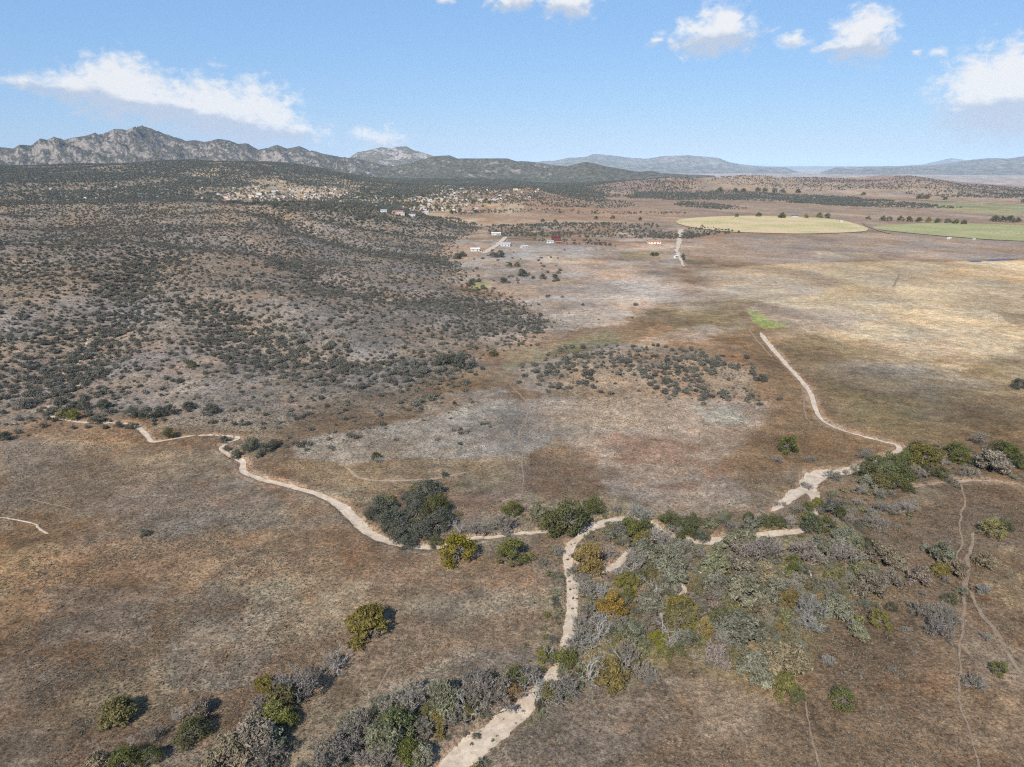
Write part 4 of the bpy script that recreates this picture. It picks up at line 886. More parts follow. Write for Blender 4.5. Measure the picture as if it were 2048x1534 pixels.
for q, (x, y, wpx, kd) in enumerate(info):
    c1, c2, style, hr, words_, cat = KIND[kd]
    f = foot[q]; dist = math.sqrt(f[0] ** 2 + f[1] ** 2 + (CAM_H - f[2]) ** 2); dep = f[1] * FWD[1] + (f[2] - CAM_H) * FWD[2]
    wm = wpx * dep / FPX * (1.42 if (1050 < y and 1130 < x < 1720) else 1.6 if (y > 1340 and 430 < x < 1130) else 1.2 if (y > 1390 and x < 430) else 1.16)
    tm, cm, ht = FORMS[style][rnd.randrange(len(FORMS[style]))]
    small = wm < 2.6
    where = place(x, y); lst = sorted(bins[(kd, where)]); key = (kd, where, x); k = lst.index(x) + seen.get(key, 0); seen[key] = seen.get(key, 0) + 1
    nm = {'D': 'green_tree', 'K': 'oak_tree', 'L': 'olive_tree', 'Y': 'cottonwood_tree', 'M': 'cottonwood_tree', 'O': 'cottonwood_tree', 'G': 'willow_tree', 'T': 'dry_leaved_tree', 'V': 'leafless_tree', 'W': 'leafless_willow', 'S': 'brushy_tree', 'B': 'dead_tree'}[kd]
    if nm == 'olive_tree': nm = 'leafy_tree'
    root = bpy.data.objects.new(nm, None); COL.objects.link(root); root.empty_display_size = .5
    root.location = (f[0], f[1], f[2] - .05); root.rotation_euler = (0, 0, rnd.uniform(0, 6.28))
    sx = wm * rnd.uniform(.95, 1.05); root.scale = (sx, wm * rnd.uniform(.9, 1.05), wm * hr * HF[q] / ht * rnd.uniform(.92, 1.06))
    o = ordinal(k, len(lst))
    tag(root, (words_ + ' ' + where + (', ' + o if o else '')), cat, words_ + 's ' + where if len(lst) > 1 else None)
    link('trunk', tm, root)
    c = link('branches' if style == 'bare' else 'crown', cm, root)
    c.material_slots[0].link = 'OBJECT'; c.material_slots[0].material = M['leaf' + kd] if kd != 'B' else M['bone']

# ------------------------------------------------------------------ scrub on the hills
rs = np.random.default_rng(11)
def visible(P, margin=30):
    rel = P - np.array([0, 0, CAM_H]); dz = rel @ FWD; px = 1024 + FPX * rel[:, 0] / dz; py = 767 - FPX * (rel @ UPV) / dz
    return (dz > 5) & (px > -margin) & (px < 2048 + margin) & (py < 1534 + margin), px, py, dz
def scatter_hill():
    n = 420000; x = rs.uniform(-1300, 480, n); y = rs.uniform(170, 1520, n)
    hs = polysd(x, y, HILL) + (fbm(x, y, 40, 4, 33) - .5) * 45
    gd = np.full(n, 1e9)
    for g in GULLY: gd = np.minimum(gd, pdist(x, y, g, cap=90))
    de = sstep(-16, 10, hs) * (.56 + .5 * sstep(.42, .62, fbm(x, y, 70, 4, 44))) + .7 * np.exp(-(gd / 20) ** 2) * sstep(-12, 10, hs)
    kn = polysd(x, y, KNOLL) + (fbm(x, y, 18, 3, 55) - .5) * 26
    de = np.maximum(de, sstep(-10, 8, kn) * (.35 + 2.0 * sstep(.42, .6, fbm(x, y, 26, 3, 56))))
    de *= 1 - .5 * sstep(.55, .66, fbm(x, y, 120, 4, 99)) * (gd > 30)
    keep = rs.random(n) < np.minimum(de, 1.6) * .62
    x, y, gd = x[keep], y[keep], gd[keep]
    P = np.column_stack([x, y, Hs(x, y) - .06]); ok, px, py, dz = visible(P)
    P, gd, dz = P[ok], gd[ok], dz[ok]
    s = 1.1 + 2.9 * rs.random(len(P)) ** 1.5 * (1 + .4 * np.exp(-(gd / 16) ** 2)) * np.where(rs.random(len(P)) < .07, 1.4, 1) * np.where(polysd(P[:, 0], P[:, 1], KNOLL) > -15, 1.3, 1 + .12 * sstep(520, 360, dz))
    return P, s, dz
HP, HS, HD = scatter_hill()
extra = []                                                     # loose bushes out on the plain
for xr, yr, n in (((560, 700), (880, 905), 16), ((900, 1000), (560, 660), 30), ((940, 1130), (500, 570), 40), ((1080, 1500), (690, 790), 10), ((690, 1000), (850, 900), 5), ((1100, 1300), (610, 640), 6)):
    for _ in range(n): extra.append((rs.uniform(*xr), rs.uniform(*yr)))
extra += [(905, 862), (922, 868), (935, 866), (965, 850), (975, 848), (845, 842), (920, 860), (800, 775), (1045, 735), (1020, 528), (1040, 545), (1050, 548), (1010, 560), (1085, 552), (1110, 553), (1035, 562), (990, 510), (975, 512), (1005, 508), (940, 566), (1095, 595), (1125, 595), (1305, 510), (1312, 508), (1366, 516), (1368, 520)]
e = np.array(extra); EP = at(e[:, 0], e[:, 1]); EP[:, 2] -= .06
HP = np.vstack([HP, EP]); HS = np.concatenate([HS, rs.uniform(1.5, 3.6, len(EP)) * np.where(EP[:, 1] > 500, 1.7, 1)]); HD = np.concatenate([HD, EP[:, 1]])
order = np.argsort(-(HS / HD)); big, rest = order[:300], order[300:]
kindcol = bpy.data.collections.new('scrub forms'); COL.children.link(kindcol)
for k, i in enumerate(big):
    me = BUSH[k % len(BUSH)]
    o = bpy.data.objects.new('hill_shrub', me); (kindcol if k < len(BUSH) else COL).objects.link(o)
    o.location = HP[i]; o.rotation_euler = (0, 0, rs.uniform(0, 6.28)); s = HS[i]; o.scale = (s, s * rs.uniform(.8, 1.1), s * rs.uniform(.75, 1.05))
    tag(o, 'dark grey-green rounded shrub dotting the hillside at left and the low knoll', 'shrub', 'shrubs scattered over the hillside and knoll')

def scatter_object(name, P, S, coll, label, cat, mat_=None, zs=1.0, kind='stuff'):
    """one object: points with size and turn, each carrying a copy of one of the forms in coll"""
    n = len(P); me = bpy.data.meshes.new(name); me.vertices.add(n); me.vertices.foreach_set('co', np.asarray(P, np.float32).ravel())
    sc = np.column_stack([S * rs.uniform(.85, 1.15, n), S * rs.uniform(.85, 1.15, n), S * zs * rs.uniform(.75, 1.2, n)]).astype(np.float32)
    a = me.attributes.new('siz', 'FLOAT_VECTOR', 'POINT'); a.data.foreach_set('vector', sc.ravel())
    rt = np.zeros((n, 3), np.float32); rt[:, 2] = rs.uniform(0, 6.28, n); a = me.attributes.new('turn', 'FLOAT_VECTOR', 'POINT'); a.data.foreach_set('vector', rt.ravel())
    o = link(name, me); tag(o, label, cat, kind=kind)
    ng = bpy.data.node_groups.new(name + '_scatter', 'GeometryNodeTree')
    ng.interface.new_socket('Geometry', in_out='INPUT', socket_type='NodeSocketGeometry'); ng.interface.new_socket('Geometry', in_out='OUTPUT', socket_type='NodeSocketGeometry')
    N = ng.nodes; L = ng.links; gi = N.new('NodeGroupInput'); go = N.new('NodeGroupOutput'); ip = N.new('GeometryNodeInstanceOnPoints')
    ci = N.new('GeometryNodeCollectionInfo'); ci.inputs[0].default_value = coll; ci.inputs['Separate Children'].default_value = True; ci.inputs['Reset Children'].default_value = True
    ip.inputs['Pick Instance'].default_value = True
    def attr(nm, dt):
        q = N.new('GeometryNodeInputNamedAttribute'); q.data_type = dt; q.inputs[0].default_value = nm; return [s for s in q.outputs if s.enabled][0]
    ri = N.new('FunctionNodeRandomValue'); ri.data_type = 'INT'
    for s_ in ri.inputs:
        if s_.enabled and s_.name == 'Max': s_.default_value = 99
    L.new([s_ for s_ in ri.outputs if s_.enabled][0], ip.inputs['Instance Index'])
    L.new(gi.outputs[0], ip.inputs['Points']); L.new(ci.outputs[0], ip.inputs['Instance'])
    L.new(attr('turn', 'FLOAT_VECTOR'), ip.inputs['Rotation']); L.new(attr('siz', 'FLOAT_VECTOR'), ip.inputs['Scale'])
    L.new(ip.outputs[0], go.inputs[0])
    md = o.modifiers.new('scatter', 'NODES'); md.node_group = ng
    return o
scatter_object('hill_scrub', HP[rest], HS[rest], kindcol, 'thousands of dark grey-green shrubs speckling the left hills', 'scrub', zs=.9)

sagecol = bpy.data.collections.new('sage forms'); COL.children.link(sagecol)
M['sagebrush'] = leaf_mat('low_sagebrush', (.105, .098, .076), (.240, .222, .180), .1, .7)
SG = at(np.array([600., 640, 700]), np.array([890., 880, 905]))
for k in range(3):
    v, f, val = bush(170 + k, .5, 160); o = bpy.data.objects.new('sagebrush', mkmesh('sagebrush_form', v, f, [M['sagebrush']], val)); sagecol.objects.link(o); o.location = SG[k]; o.scale = (1.6, 1.6, 1.4)
    tag(o, ['low grey sagebrush at the front foot of the left hills, leftmost of three', 'low grey sagebrush at the front foot of the left hills, middle of three', 'low grey sagebrush at the front foot of the left hills, rightmost of three'][k], 'shrub')
n = 260000; x = rs.uniform(-700, 420, n); y = rs.uniform(190, 900, n); sd = np.maximum(polysd(x, y, HILL), polysd(x, y, KNOLL)) + (fbm(x, y, 40, 4, 34) - .5) * 60
k = rs.random(n) < sstep(-20, 15, sd) * (.35 + .6 * sstep(.42, .6, fbm(x, y, 30, 4, 35))); x, y = x[k], y[k]; P = np.column_stack([x, y, Hs(x, y) - .04]); ok = visible(P, 10)[0]; P = P[ok]; print('sage', len(P))
scatter_object('hill_sagebrush', P, rs.uniform(.6, 1.7, len(P)), sagecol, 'low grey brush carpeting the ground between the hill shrubs', 'brush', zs=.85)

# far woods and brush bands: photo outlines (on the ground), shrubs per hectare, size
FARW = [([(360, 404), (900, 432), (960, 448), (900, 470), (760, 462), (560, 430)], 170, 5.4),
        ([(690, 400), (700, 360), (880, 356), (1240, 356), (1400, 362), (1400, 378), (1000, 382), (880, 400)], 70, 7.0),
        ([(940, 376), (1100, 372), (1240, 400), (1300, 412), (1060, 412), (930, 408)], 130, 5.6),
        ([(1240, 385), (1400, 382), (1560, 387), (1700, 392), (1890, 412), (1880, 417), (1700, 414), (1560, 404), (1420, 400), (1260, 398)], 210, 6.0),
        ([(1350, 402), (1420, 405), (1500, 418), (1440, 420), (1350, 412)], 150, 5.4),
        ([(960, 452), (1100, 446), (1300, 449), (1300, 462), (1420, 470), (1340, 478), (1060, 474), (970, 470)], 260, 4.8),
        ([(1060, 478), (1200, 480), (1240, 494), (1130, 490)], 150, 4.2),
        ([(1370, 455), (1400, 453), (1490, 466), (1370, 472)], 160, 4.4),
        ([(900, 424), (1380, 424), (1370, 428), (920, 430)], 90, 5.5),
        ([(1420, 352), (1700, 360), (2060, 374), (2060, 392), (1700, 380), (1420, 368)], 60, 6),
        ([(1800, 385), (2060, 388), (2060, 397), (1850, 394)], 80, 7)]
FP, FS = [], []
for pts, dens, size in FARW:
    a = np.array(pts, float); P = at(a[:, 0], a[:, 1])[:, :2]; ok = np.isfinite(P).all(1); P = P[ok]; P = P * np.minimum(1, 4300 / np.hypot(P[:, 0], P[:, 1]))[:, None]
    lo, hi = P.min(0), P.max(0); n = int((hi - lo).prod() / 1e4 * dens)
    x = rs.uniform(lo[0], hi[0], n); y = rs.uniform(lo[1], hi[1], n)
    sd = polysd(x, y, P) + (fbm(x, y, 160, 4, 66) - .5) * 180 * min(1, math.sqrt((hi - lo).prod()) / 900)
    k = (sd > 0) & (rs.random(n) < .35 + 1.1 * sstep(.38, .62, fbm(x, y, 130, 4, 67))) & (y > 900); x, y = x[k], y[k]
    FP.append(np.column_stack([x, y, Hs(x, y) - .1])); FS.append(size * rs.uniform(.55, 1.3, len(x)))
n = 120000; aa = np.radians(rs.uniform(-41, 9, n)); rad = rs.uniform(1550, 4300, n); x = rad * np.sin(aa); y = rad * np.cos(aa); ad = np.degrees(aa)
de = sstep(2, -14, ad) * sstep(1500, 2100, rad + (fbm(x, y, 300, 4, 69) - .5) * 900) + .55 * sstep(2300, 2900, rad) * sstep(9, 5, ad)
de *= 1 - .72 * sstep(-25, -21, ad) * sstep(1, -2, ad) * sstep(1500, 1700, rad) * sstep(2900, 2500, rad) * sstep(.40, .54, fbm(x, y, 170, 4, 73))
k = rs.random(n) < de * (.25 + .9 * sstep(.36, .6, fbm(x, y, 190, 5, 68))); x, y = x[k], y[k]
FP.append(np.column_stack([x, y, Hs(x, y) - .1])); FS.append(rs.uniform(4.5, 9.5, len(x)))
FP = np.vstack(FP); FS = np.concatenate(FS); ok, px, py, dz = visible(FP, 10); FP, FS = FP[ok], FS[ok]
print('hill scrub', len(HP), 'far wood', len(FP))
pinecol = bpy.data.collections.new('pinyon forms'); COL.children.link(pinecol)
PN = [mkmesh('pinyon_form', *(lambda b: (b[0], b[1], [M['pine']], b[2]))(bush(s, .8, 380))) for s in range(90, 94)]
for k, (x, y) in enumerate([(1366, 515), (1310, 485), (1000, 468), (978, 464)]):
    p = at(np.array([x]), np.array([y]))[0]; o = bpy.data.objects.new('juniper_tree', PN[k]); pinecol.objects.link(o)
    o.location = p - (0, 0, .1); o.scale = (7, 7, 8)
    tag(o, ['dark round juniper beside the straight dirt road', 'dark juniper next to the red-roofed ranch house', 'dark juniper right of the upper white farmhouse', 'dark tall juniper left of the upper white farmhouse'][k], 'tree')
scatter_object('pinyon_woods', FP, FS, pinecol, 'dark juniper and pine woods covering the far slopes and plain', 'woods', zs=.95)

# tree rows far out on the plain, one by one
ROWT = [(1190, 425, 9, 'L'), (1440, 380, 14, 'L'), (1470, 380, 10, 'M'), (1487, 381, 12, 'D'), (1516, 380, 14, 'L'), (1530, 381, 14, 'L'), (1548, 381, 14, 'L'), (1565, 382, 14, 'D'), (1596, 383, 12, 'M'), (1727, 388, 10, 'L'), (1838, 394, 14, 'L'), (1852, 394, 14, 'M'), (1890, 397, 10, 'M'),
        (1473, 431, 11, 'L'), (1518, 430, 13, 'L'), (1565, 432, 16, 'M'), (1612, 433, 12, 'Y'), (1639, 432, 15, 'Y'), (1655, 432, 14, 'D'), (1736, 436, 12, 'L'), (1765, 437, 16, 'L'), (1778, 438, 14, 'T'), (1800, 438, 16, 'L'), (1818, 439, 14, 'M'), (1838, 440, 16, 'L'), (1856, 441, 14, 'Y'), (1875, 442, 16, 'L'), (1895, 442, 16, 'T'), (1912, 444, 14, 'L'), (1928, 445, 13, 'M'),
        (1990, 438, 18, 'D'), (2005, 438, 18, 'D'), (2020, 439, 20, 'D'), (2036, 440, 16, 'D'), (2045, 402, 12, 'L'), (1086, 441, 10, 'L'), (1110, 443, 10, 'Y'), (1226, 435, 11, 'L'), (1192, 436, 10, 'D'), (1280, 438, 10, 'D'), (1000, 508, 24, 'K'), (985, 509, 20, 'K'), (915, 512, 22, 'K'), (925, 508, 18, 'K'), (1045, 546, 24, 'K'), (1058, 548, 8, 'O'), (1086, 553, 18, 'K'), (1110, 553, 14, 'D'), (1008, 560, 18, 'K'), (1020, 529, 14, 'D'), (1035, 529, 14, 'D'), (958, 560, 10, 'M'), (942, 565, 20, 'K'), (1305, 509, 12, 'D'), (1314, 509, 11, 'D'), (1365, 513, 9, 'D')]
arr = np.array([(t[0], t[1]) for t in ROWT], float); fr = at(arr[:, 0], arr[:, 1] + np.array([t[2] * .28 for t in ROWT]))
xs_by = {}
for t in ROWT: xs_by.setdefault((t[3], t[1] > 470), []).append(t[0])
for t, f in zip(ROWT, fr):
    c1, c2, style, hr, words_, cat = KIND[t[3]]; tm, cm, ht = FORMS[style][rnd.randrange(len(FORMS[style]))]
    wm = t[2] * f[1] / FPX * .95; root = bpy.data.objects.new({'K': 'oak_tree', 'Y': 'cottonwood_tree', 'M': 'cottonwood_tree', 'O': 'cottonwood_tree', 'D': 'green_tree', 'T': 'dry_leaved_tree'}.get(t[3], 'leafy_tree'), None); COL.objects.link(root)
    root.location = (f[0], f[1], f[2] - .05); root.rotation_euler = (0, 0, rnd.uniform(0, 6.28)); root.scale = (wm, wm, wm * hr / ht)
    lst = sorted(xs_by[(t[3], t[1] > 470)]); o = ordinal(lst.index(t[0]), len(lst)); wh = 'by the farmhouses of the plain' if t[1] > 470 else 'in the far rows beyond the round fields'
    tag(root, words_ + ' ' + wh + (', ' + o if o else ''), 'tree', words_ + 's ' + wh if len(lst) > 1 else None)
    link('trunk', tm, root); c = link('crown', cm, root); c.material_slots[0].link = 'OBJECT'; c.material_slots[0].material = M['leaf' + t[3]]

# ------------------------------------------------------------------ undergrowth of the thicket and the wash banks
brushcol = bpy.data.collections.new('brush forms'); COL.children.link(brushcol)
M['brushG'] = leaf_mat('grey_brush', (.090, .088, .058), (.262, .248, .175), .1, .6); M['brushO'] = leaf_mat('olive_brush', (.075, .072, .036), (.215, .198, .100), .15, .6)
for k, (x, y) in enumerate([(1130, 1395), (1240, 1240), (1395, 1185), (1520, 1275), (1660, 1140), (1410, 1290)]):
    p = at(np.array([x]), np.array([y]))[0]
    if k % 3 == 2: v_, f_, val_ = bush(140 + k, .6, 520)
    else:
        _, (v_, f_, val_) = twiggy(150 + k, .6) if k % 3 == 0 else leafy(150 + k, .6, 9, 150, True)
    o = bpy.data.objects.new('brush_clump', mkmesh('brush_form', v_, f_, [M['brushO'] if k % 3 == 2 else M['brushG']], val_)); brushcol.objects.link(o); o.location = p; o.scale = (3, 3, 3)
    tag(o, ['grey twiggy brush clump beside the lower wash', 'grey leafy brush clump beside the golden orange cottonwood', 'olive brush clump in the middle of the thicket', 'grey twiggy brush clump in the lower right thicket', 'grey leafy brush clump in the right thicket', 'olive brush clump in the lower thicket'][k], 'shrub')
BRUSH = [(THICKET, .30, 1.0), (flat(*np.array([(625, 1560), (700, 1450), (790, 1400), (900, 1362), (1010, 1340), (1080, 1340), (1060, 1400), (980, 1430), (890, 1480), (820, 1560)]).T), .34, 1.0),
         (flat(*np.array([(430, 1560), (470, 1490), (510, 1400), (540, 1362), (620, 1360), (615, 1410), (590, 1470), (545, 1560)]).T), .26, 1.0),
         (flat(*np.array([(1330, 1052), (1500, 1030), (1700, 1010), (1720, 1060), (1560, 1058), (1400, 1066)]).T), .22, .9),
         (flat(*np.array([(1700, 990), (1830, 1000), (1800, 1050), (1700, 1060)]).T), .10, .8), (flat(*np.array([(1710, 920), (1830, 890), (2060, 890), (2060, 950), (1830, 990), (1720, 985)]).T), .08, .9),
         (flat(*np.array([(730, 1060), (760, 990), (850, 965), (915, 1030), (880, 1080), (800, 1100)]).T), .10, .8), (flat(*np.array([(1000, 1010), (1200, 1000), (1240, 1030), (1180, 1065), (1000, 1072)]).T), .10, .8)]
BX = []
for poly, dens, sz in BRUSH:
    lo, hi = poly.min(0) - 6, poly.max(0) + 6; n = int((hi - lo).prod() * dens); x = rs.uniform(lo[0], hi[0], n); y = rs.uniform(lo[1], hi[1], n)
    th = polysd(x, y, poly) + (fbm(x, y, 16, 3, 141) - .5) * 16; ok = rs.random(n) < sstep(-2, 6, th) * (.25 + .75 * sstep(.38, .55, fbm(x, y, 11, 3, 142)))
    for k, p in WASH.items():
        d, wd = pdist(x, y, p[:, :2], p[:, 2], cap=12); ok &= d > wd * .5 + .5
    BX.append(np.column_stack([x, y, np.full(n, sz)])[ok])
BX = np.vstack(BX)
bank = WASH['main'][:70, :2]; seg = np.repeat(bank, 5, 0) + rs.normal(0, 1, (len(bank) * 5, 2)) * 3.2; dd = np.full(len(seg), 1e9)
for k, p in WASH.items(): d, wd = pdist(seg[:, 0], seg[:, 1], p[:, :2], p[:, 2], cap=12); dd = np.minimum(dd, d - wd * .5)
seg = seg[dd > .5]; BX = np.vstack([BX, np.column_stack([seg, np.full(len(seg), .8)])]); k_ = rs.integers(0, 60, 40); sp_ = WASH['main'][k_, :2] + rs.normal(0, .8, (40, 2)); BX = np.vstack([BX, np.column_stack([sp_, np.full(40, .28)])]); P = np.column_stack([BX[:, :2], Hs(BX[:, 0], BX[:, 1]) - .03]); print('brush', len(P))
scatter_object('thicket_brush', P, (1.0 + 3.2 * rs.random(len(P)) ** 1.6) * BX[:, 2], brushcol, 'grey and olive brush filling the thicket between the trees', 'brush', zs=.9)

# ------------------------------------------------------------------ low tufts on the near ground
tuftcol = bpy.data.collections.new('tuft forms'); COL.children.link(tuftcol)
TP = at(np.array([932., 1016, 1050, 1108]), np.array([1324., 1253, 1270, 1468]))
for k in range(4):
    v, f, val = tuft(100 + k); sg = k % 2 == 0
    o = bpy.data.objects.new('sage_clump' if sg else 'grass_clump', mkmesh('clump_form', v, f, [M['sagetuft'] if sg else M['tuft']], val)); tuftcol.objects.link(o)
    o.location = TP[k]; o.scale = (1.1, 1.1, .7)
    tag(o, ['pale round sage clump left of the lower wash', 'straw-coloured grass clump on the open slope left of the wash', 'grey sage clump on the open slope left of the wash', 'straw-coloured grass clump right of the lower wash'][k], 'plant')
n = 230000
ang = rs.uniform(-.72, .72, n); rad = np.sqrt(rs.uniform(88 ** 2, 300 ** 2, n)); x, y = rad * np.sin(ang), rad * np.cos(ang)
dn = .35 + .9 * sstep(.4, .6, fbm(x, y, 14, 4, 131))
ok = rs.random(n) < dn * np.where(rad > 200, .5, .8)
for k, p in WASH.items():
    d, wd = pdist(x, y, p[:, :2], p[:, 2], cap=12); ok &= (d > wd * .5 + .15) | ((d > wd * .5 - .7) & (rs.random(n) < .35) & (d > wd * .25))
x, y = x[ok], y[ok]; P = np.column_stack([x, y, Hs(x, y)]); v_, a_, b_, c_ = visible(P, 5); P = P[v_]
scatter_object('grass_tufts', P, rs.uniform(.22, .62, len(P)) * np.where(rs.random(len(P)) < .03, 1.8, 1), tuftcol, 'low dry grass and sage tufts covering the near ground', 'grass', zs=.75)
print('tufts', len(P))

# ------------------------------------------------------------------ buildings
def box(x0, x1, y0, y1, z0, z1):
    V = [(x0, y0, z0), (x1, y0, z0), (x1, y1, z0), (x0, y1, z0), (x0, y0, z1), (x1, y0, z1), (x1, y1, z1), (x0, y1, z1)]
    return V, [(0, 3, 2, 1), (4, 5, 6, 7), (0, 1, 5, 4), (1, 2, 6, 5), (2, 3, 7, 6), (3, 0, 4, 7)]
def gable(w, d, h, r, o=.5, t=.25):
    """pitched roof slab with overhang, ridge along x"""
    a, b = w / 2 + o, d / 2 + o; dz = r * o / (d / 2)
    V = []
    for k in (0, t): V += [(-a, -b, h - dz + k), (a, -b, h - dz + k), (a, 0, h + r + k), (-a, 0, h + r + k), (-a, b, h - dz + k), (a, b, h - dz + k)]
    F = [(0, 3, 2, 1), (3, 4, 5, 2), (6, 7, 8, 9), (9, 8, 11, 10), (0, 1, 7, 6), (5, 4, 10, 11), (0, 6, 9, 3), (3, 9, 10, 4), (1, 2, 8, 7), (2, 5, 11, 8)]
    return V, F
def walls(w, d, h, r):
    a, b = w / 2, d / 2
    V = [(-a, -b, -.6), (a, -b, -.6), (a, b, -.6), (-a, b, -.6), (-a, -b, h), (a, -b, h), (a, b, h), (-a, b, h), (-a, 0, h + r - .02), (a, 0, h + r - .02)]
    return V, [(0, 1, 5, 4), (2, 3, 7, 6)], [(0, 4, 8, 7, 3), (1, 2, 6, 9, 5)]
WM = {k: plain_mat('wall_' + k, c, .85, .08, .6) for k, c in {'white': (.52, .50, .46), 'cream': (.58, .50, .39), 'tan': (.42, .33, .24), 'grey': (.40, .40, .40), 'red': (.15, .040, .032), 'pink': (.45, .33, .28)}.items()}
RM = {k: plain_mat('roof_' + k, c, .7, .12, .8) for k, c in {'white': (.48, .48, .48), 'grey': (.32, .33, .34), 'brown': (.19, .13, .10), 'red': (.30, .15, .11), 'blue': (.26, .31, .35), 'dark': (.09, .085, .085), 'maroon': (.10, .022, .02), 'tan': (.40, .31, .22), 'green': (.12, .24, .17)}.items()}
M['glass'] = plain_mat('window_glass', (.03, .04, .05), .1, .1, 1, .5); M['door'] = plain_mat('door_paint', (.16, .10, .07), .6)
def house(px, py, w, d, h, r, wall, roof, rz, label, name='farmhouse', group=None, parts=True, cat='house'):
    p = at(np.array([px], float), np.array([py], float))[0]
    root = bpy.data.objects.new(name, None); COL.objects.link(root); root.location = p; root.rotation_euler = (0, 0, rz)
    v, q, pe = walls(w, d, h, r); me = bpy.data.meshes.new('wall'); me.from_pydata(v, [], [tuple(f) for f in q + pe]); me.materials.append(WM[wall]); link('wall', me, root)
    v, f = gable(w, d, h, r); me = bpy.data.meshes.new('roof'); me.from_pydata(v, [], f); me.materials.append(RM[roof]); link('roof', me, root)
    if parts:
        nwin = max(2, int(w / 4))
        for k in range(nwin):
            x = -w / 2 + (k + .5) * w / nwin
            v, f = box(x - .6, x + .6, -d / 2 - .06, -d / 2 + .05, 1.0, 2.2) if k != nwin // 2 else box(x - .5, x + .5, -d / 2 - .07, -d / 2 + .05, .02, 2.1)
            me = bpy.data.meshes.new('opening'); me.from_pydata(v, [], f); me.materials.append(M['glass'] if k != nwin // 2 else M['door']); link('window' if k != nwin // 2 else 'door', me, root)
    return tag(root, label, cat, group)
house(992, 470, 14, 8, 3.0, 1.2, 'white', 'white', .1, 'long white farmhouse at the top of the pale driveway')
house(950, 502, 11, 7, 2.8, 1.2, 'white', 'white', .15, 'white farmhouse at the lower end of the pale driveway')
house(963, 504, 5, 4, 2.6, .7, 'tan', 'brown', .1, 'small tan shed right of the lower white farmhouse', 'shed', cat='shed')
house(1012, 492, 13, 8, 3.2, 1.2, 'grey', 'grey', -.2, 'grey farmhouse right of the pale driveway')
house(1048, 496, 9, 6, 2.4, .6, 'grey', 'white', .5, 'low pale shed on its own bare lot', 'shed', cat='shed')
house(1112, 481, 12, 9, 4.6, 2.0, 'red', 'maroon', .05, 'tall maroon barn behind the parked trailers', 'barn', cat='barn')
house(1100, 486, 9, 5, 2.8, .6, 'white', 'grey', .1, 'white trailer left of the maroon barn', 'trailer', cat='trailer')
house(1118, 487, 8, 4, 2.4, .5, 'red', 'red', 0, 'small red shed in front of the maroon barn', 'shed', cat='shed')
house(1308, 487, 17, 9, 3.2, 1.6, 'cream', 'red', .05, 'cream ranch house with a terracotta roof', 'ranch_house')
house(1352, 516, 5, 3, 2.8, .5, 'white', 'white', .6, 'white trailer beside the straight dirt road', 'trailer', cat='trailer')
house(796, 428, 17, 9, 4, 1.3, 'pink', 'red', .1, 'large pink building with a red roof at the town edge', 'hall', cat='building')
house(803, 430, 10, 6, 3, .8, 'cream', 'blue', .1, 'blue-roofed annex in front of the large pink building', 'annex', cat='building')
house(768, 424, 10, 7, 3, 1.0, 'white', 'blue', 0, 'blue-roofed building left of the large pink hall', 'shed', cat='building')
house(824, 432, 10, 5, 2.6, .5, 'white', 'white', .3, 'low white-roofed shelter right of the pink hall', 'shelter', cat='building')
house(852, 428, 10, 9, 4, 2, 'grey', 'grey', .2, 'small grey house right of the pink hall', 'farmhouse')
house(1588, 435, 14, 8, 4, 1.5, 'grey', 'dark', .1, 'dark-roofed shed at the far edge of the tan field', 'shed', cat='shed')
house(1682, 446, 5, 4, 3.5, .6, 'white', 'white', 0, 'small white pump box on the tan field', 'pump_box', cat='box')
house(1897, 478, 6, 3, 2.2, .4, 'white', 'white', .1, 'white box left along the near edge of the green field', 'pump_box', cat='box')
house(1947, 480, 4, 3, 1.6, .4, 'white', 'white', .1, 'smaller white box right along the near edge of the green field', 'pump_box', cat='box')

# the town below the mountains: one house at a time
TOWN = [((420, 374), (1060, 402), 150), ((450, 386), (700, 410), 90), ((680, 390), (960, 424), 110), ((930, 375), (1080, 384), 16), ((90, 372), (420, 398), 18), ((700, 412), (900, 428), 24)]
hr_ = random.Random(17); cells = []
for (x0, y0), (x1, y1), nh in TOWN:
    for _ in range(nh): cells.append((hr_.uniform(x0, x1), hr_.uniform(y0, y1)))
cells = np.array(cells); hp = at(cells[:, 0], cells[:, 1])
cache = {}
for k, p in enumerate(hp):
    if not 1480 < math.hypot(p[0], p[1]) < 3600 or polysd(p[:1], p[1:2], HILL)[0] > -60: continue
    wl = hr_.choice(['white', 'white', 'cream', 'tan', 'grey', 'pink']); rf = hr_.choice(['white', 'grey', 'grey', 'brown', 'red', 'tan', 'tan', 'brown', 'dark', 'green'])
    if (wl, rf) not in cache:
        w_, d_, h_, r_ = 15, 9, 3.6, 1.7; v, q, pe = walls(w_, d_, h_, r_); v2, f2 = gable(w_, d_, h_, r_)
        a = bpy.data.meshes.new('wall'); a.from_pydata(v, [], [tuple(f) for f in q + pe]); a.materials.append(WM[wl]); b = bpy.data.meshes.new('roof'); b.from_pydata(v2, [], f2); b.materials.append(RM[rf]); cache[(wl, rf)] = (a, b)
    a, b = cache[(wl, rf)]
    root = bpy.data.objects.new('town_house', None); COL.objects.link(root); root.location = p; root.rotation_euler = (0, 0, hr_.choice([0, 1.57]) + hr_.uniform(-.3, .3)); s = hr_.uniform(.40, .80); root.scale = (s * hr_.uniform(.8, 1.4), s, s)
    link('wall', a, root); link('roof', b, root)
    tag(root, '%s house with a %s roof in the distant town' % (wl, rf), 'house', 'houses with %s walls and %s roofs in the distant town' % (wl, rf))

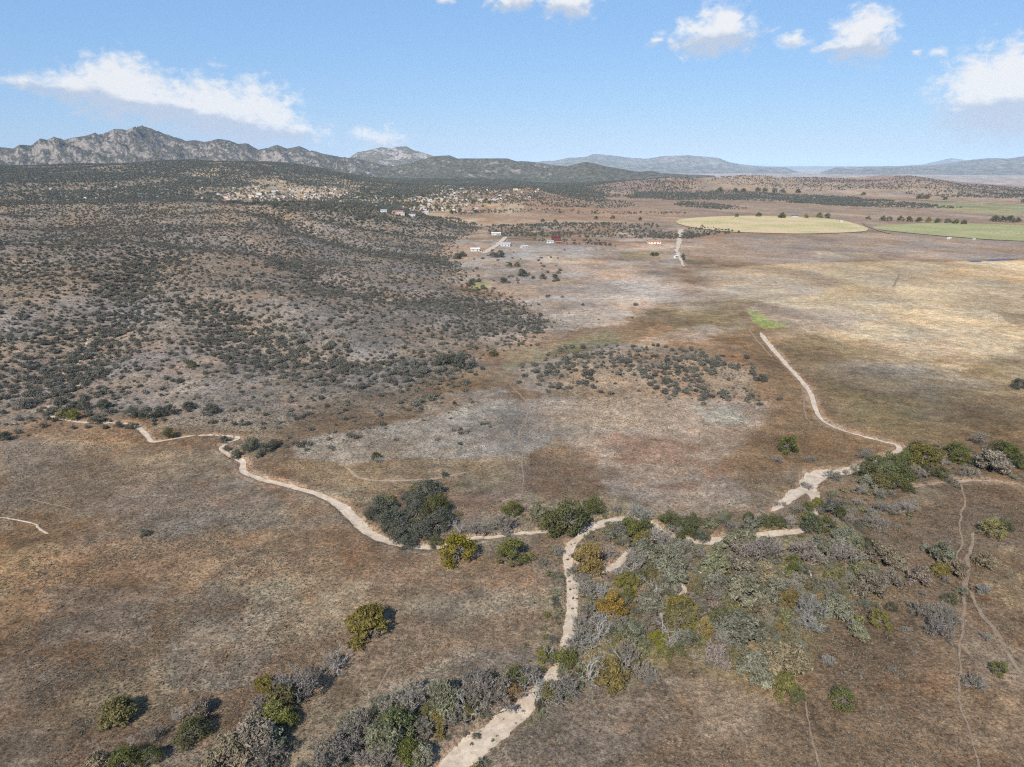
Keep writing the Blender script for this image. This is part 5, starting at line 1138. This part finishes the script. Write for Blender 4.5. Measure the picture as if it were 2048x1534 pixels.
# trees in the town, in autumn yellow and green
TT = [(hr_.uniform(480, 980), hr_.uniform(384, 428), hr_.choice('YLDMLD')) for _ in range(170)]
a = np.array([(t[0], t[1]) for t in TT]); tp = at(a[:, 0], a[:, 1])
for t, p in zip(TT, tp):
    if math.hypot(p[0], p[1]) < 1450 or polysd(p[:1], p[1:2], HILL)[0] > -40: continue
    words_ = KIND[t[2]][4]; tm, cm, ht = FORMS['leafy'][hr_.randrange(6)]; s = hr_.uniform(7, 13)
    root = bpy.data.objects.new('town_tree', None); COL.objects.link(root); root.location = p; root.scale = (s, s, s * .9); root.rotation_euler = (0, 0, hr_.uniform(0, 6.28))
    link('trunk', tm, root); c = link('crown', cm, root); c.material_slots[0].link = 'OBJECT'; c.material_slots[0].material = M['leaf' + t[2]]
    tag(root, words_ + ' among the houses of the distant town', 'tree', words_ + 's among the distant houses')

# ------------------------------------------------------------------ small things lying about
def tyre(px, py):
    p = at(np.array([px], float), np.array([py], float))[0]; V = []; n, m_ = 28, 10
    for i in range(n):
        for j in range(m_):
            a = i / n * 6.2832; b = j / m_ * 6.2832; r = .34 + .11 * math.cos(b); V.append((r * math.cos(a), r * math.sin(a), .11 + .11 * math.sin(b) * (1.0)))
    F = [(i * m_ + j, ((i + 1) % n) * m_ + j, ((i + 1) % n) * m_ + (j + 1) % m_, i * m_ + (j + 1) % m_) for i in range(n) for j in range(m_)]
    me = mkmesh('tyre', V, np.array(F), [plain_mat('black_rubber', (.012, .012, .013), .7)], smooth=True)
    tag(link('old_tyre', me, loc=p), 'black tyre lying flat in the grass right of the footpath', 'tyre')
tyre(749, 1436)
def log(pts, r, label):
    a = np.array(pts, float); p = at(a[:, 0], a[:, 1]); p[:, 2] += r * .8; q = smooth_path(p, 4)
    segs = [(q[i] - q[0], q[i + 1] - q[0], r * (1 - .6 * i / len(q)), r * (1 - .6 * (i + 1) / len(q))) for i in range(len(q) - 1)]
    v, f = tubes(segs, 7); tag(link('fallen_log', mkmesh('fallen_log', v, f, [M['bone']], smooth=True), loc=q[0]), label, 'log')
log([(1622, 1156), (1620, 1146), (1612, 1134)], .28, 'curved bleached log lying below the lavender-grey tree')
log([(1565, 1145), (1572, 1153)], .22, 'short dark-ended log lying in the grassy gap of the thicket')
log([(1390, 1141), (1402, 1147), (1417, 1160)], .2, 'long thin bleached log lying in the middle of the thicket')

# ------------------------------------------------------------------ the air: thin pale haze over the whole country
v, f = box(-60000, 60000, -60000, 60000, -80, 640)
me = bpy.data.meshes.new('haze'); me.from_pydata(v, [], f); hm, hn = mat('thin_haze')
pv_ = hn.new('ShaderNodeVolumePrincipled'); pv_.inputs['Color'].default_value = (.60, .79, 1.0, 1); pv_.inputs['Density'].default_value = 2.6e-5; pv_.inputs['Anisotropy'].default_value = -0.25
ho = hn.new('ShaderNodeOutputMaterial'); hn.put(ho.inputs['Volume'], pv_.outputs[0]); me.materials.append(hm)
tag(link('haze', me), 'thin pale blue haze over the whole plain', 'haze', kind='stuff')
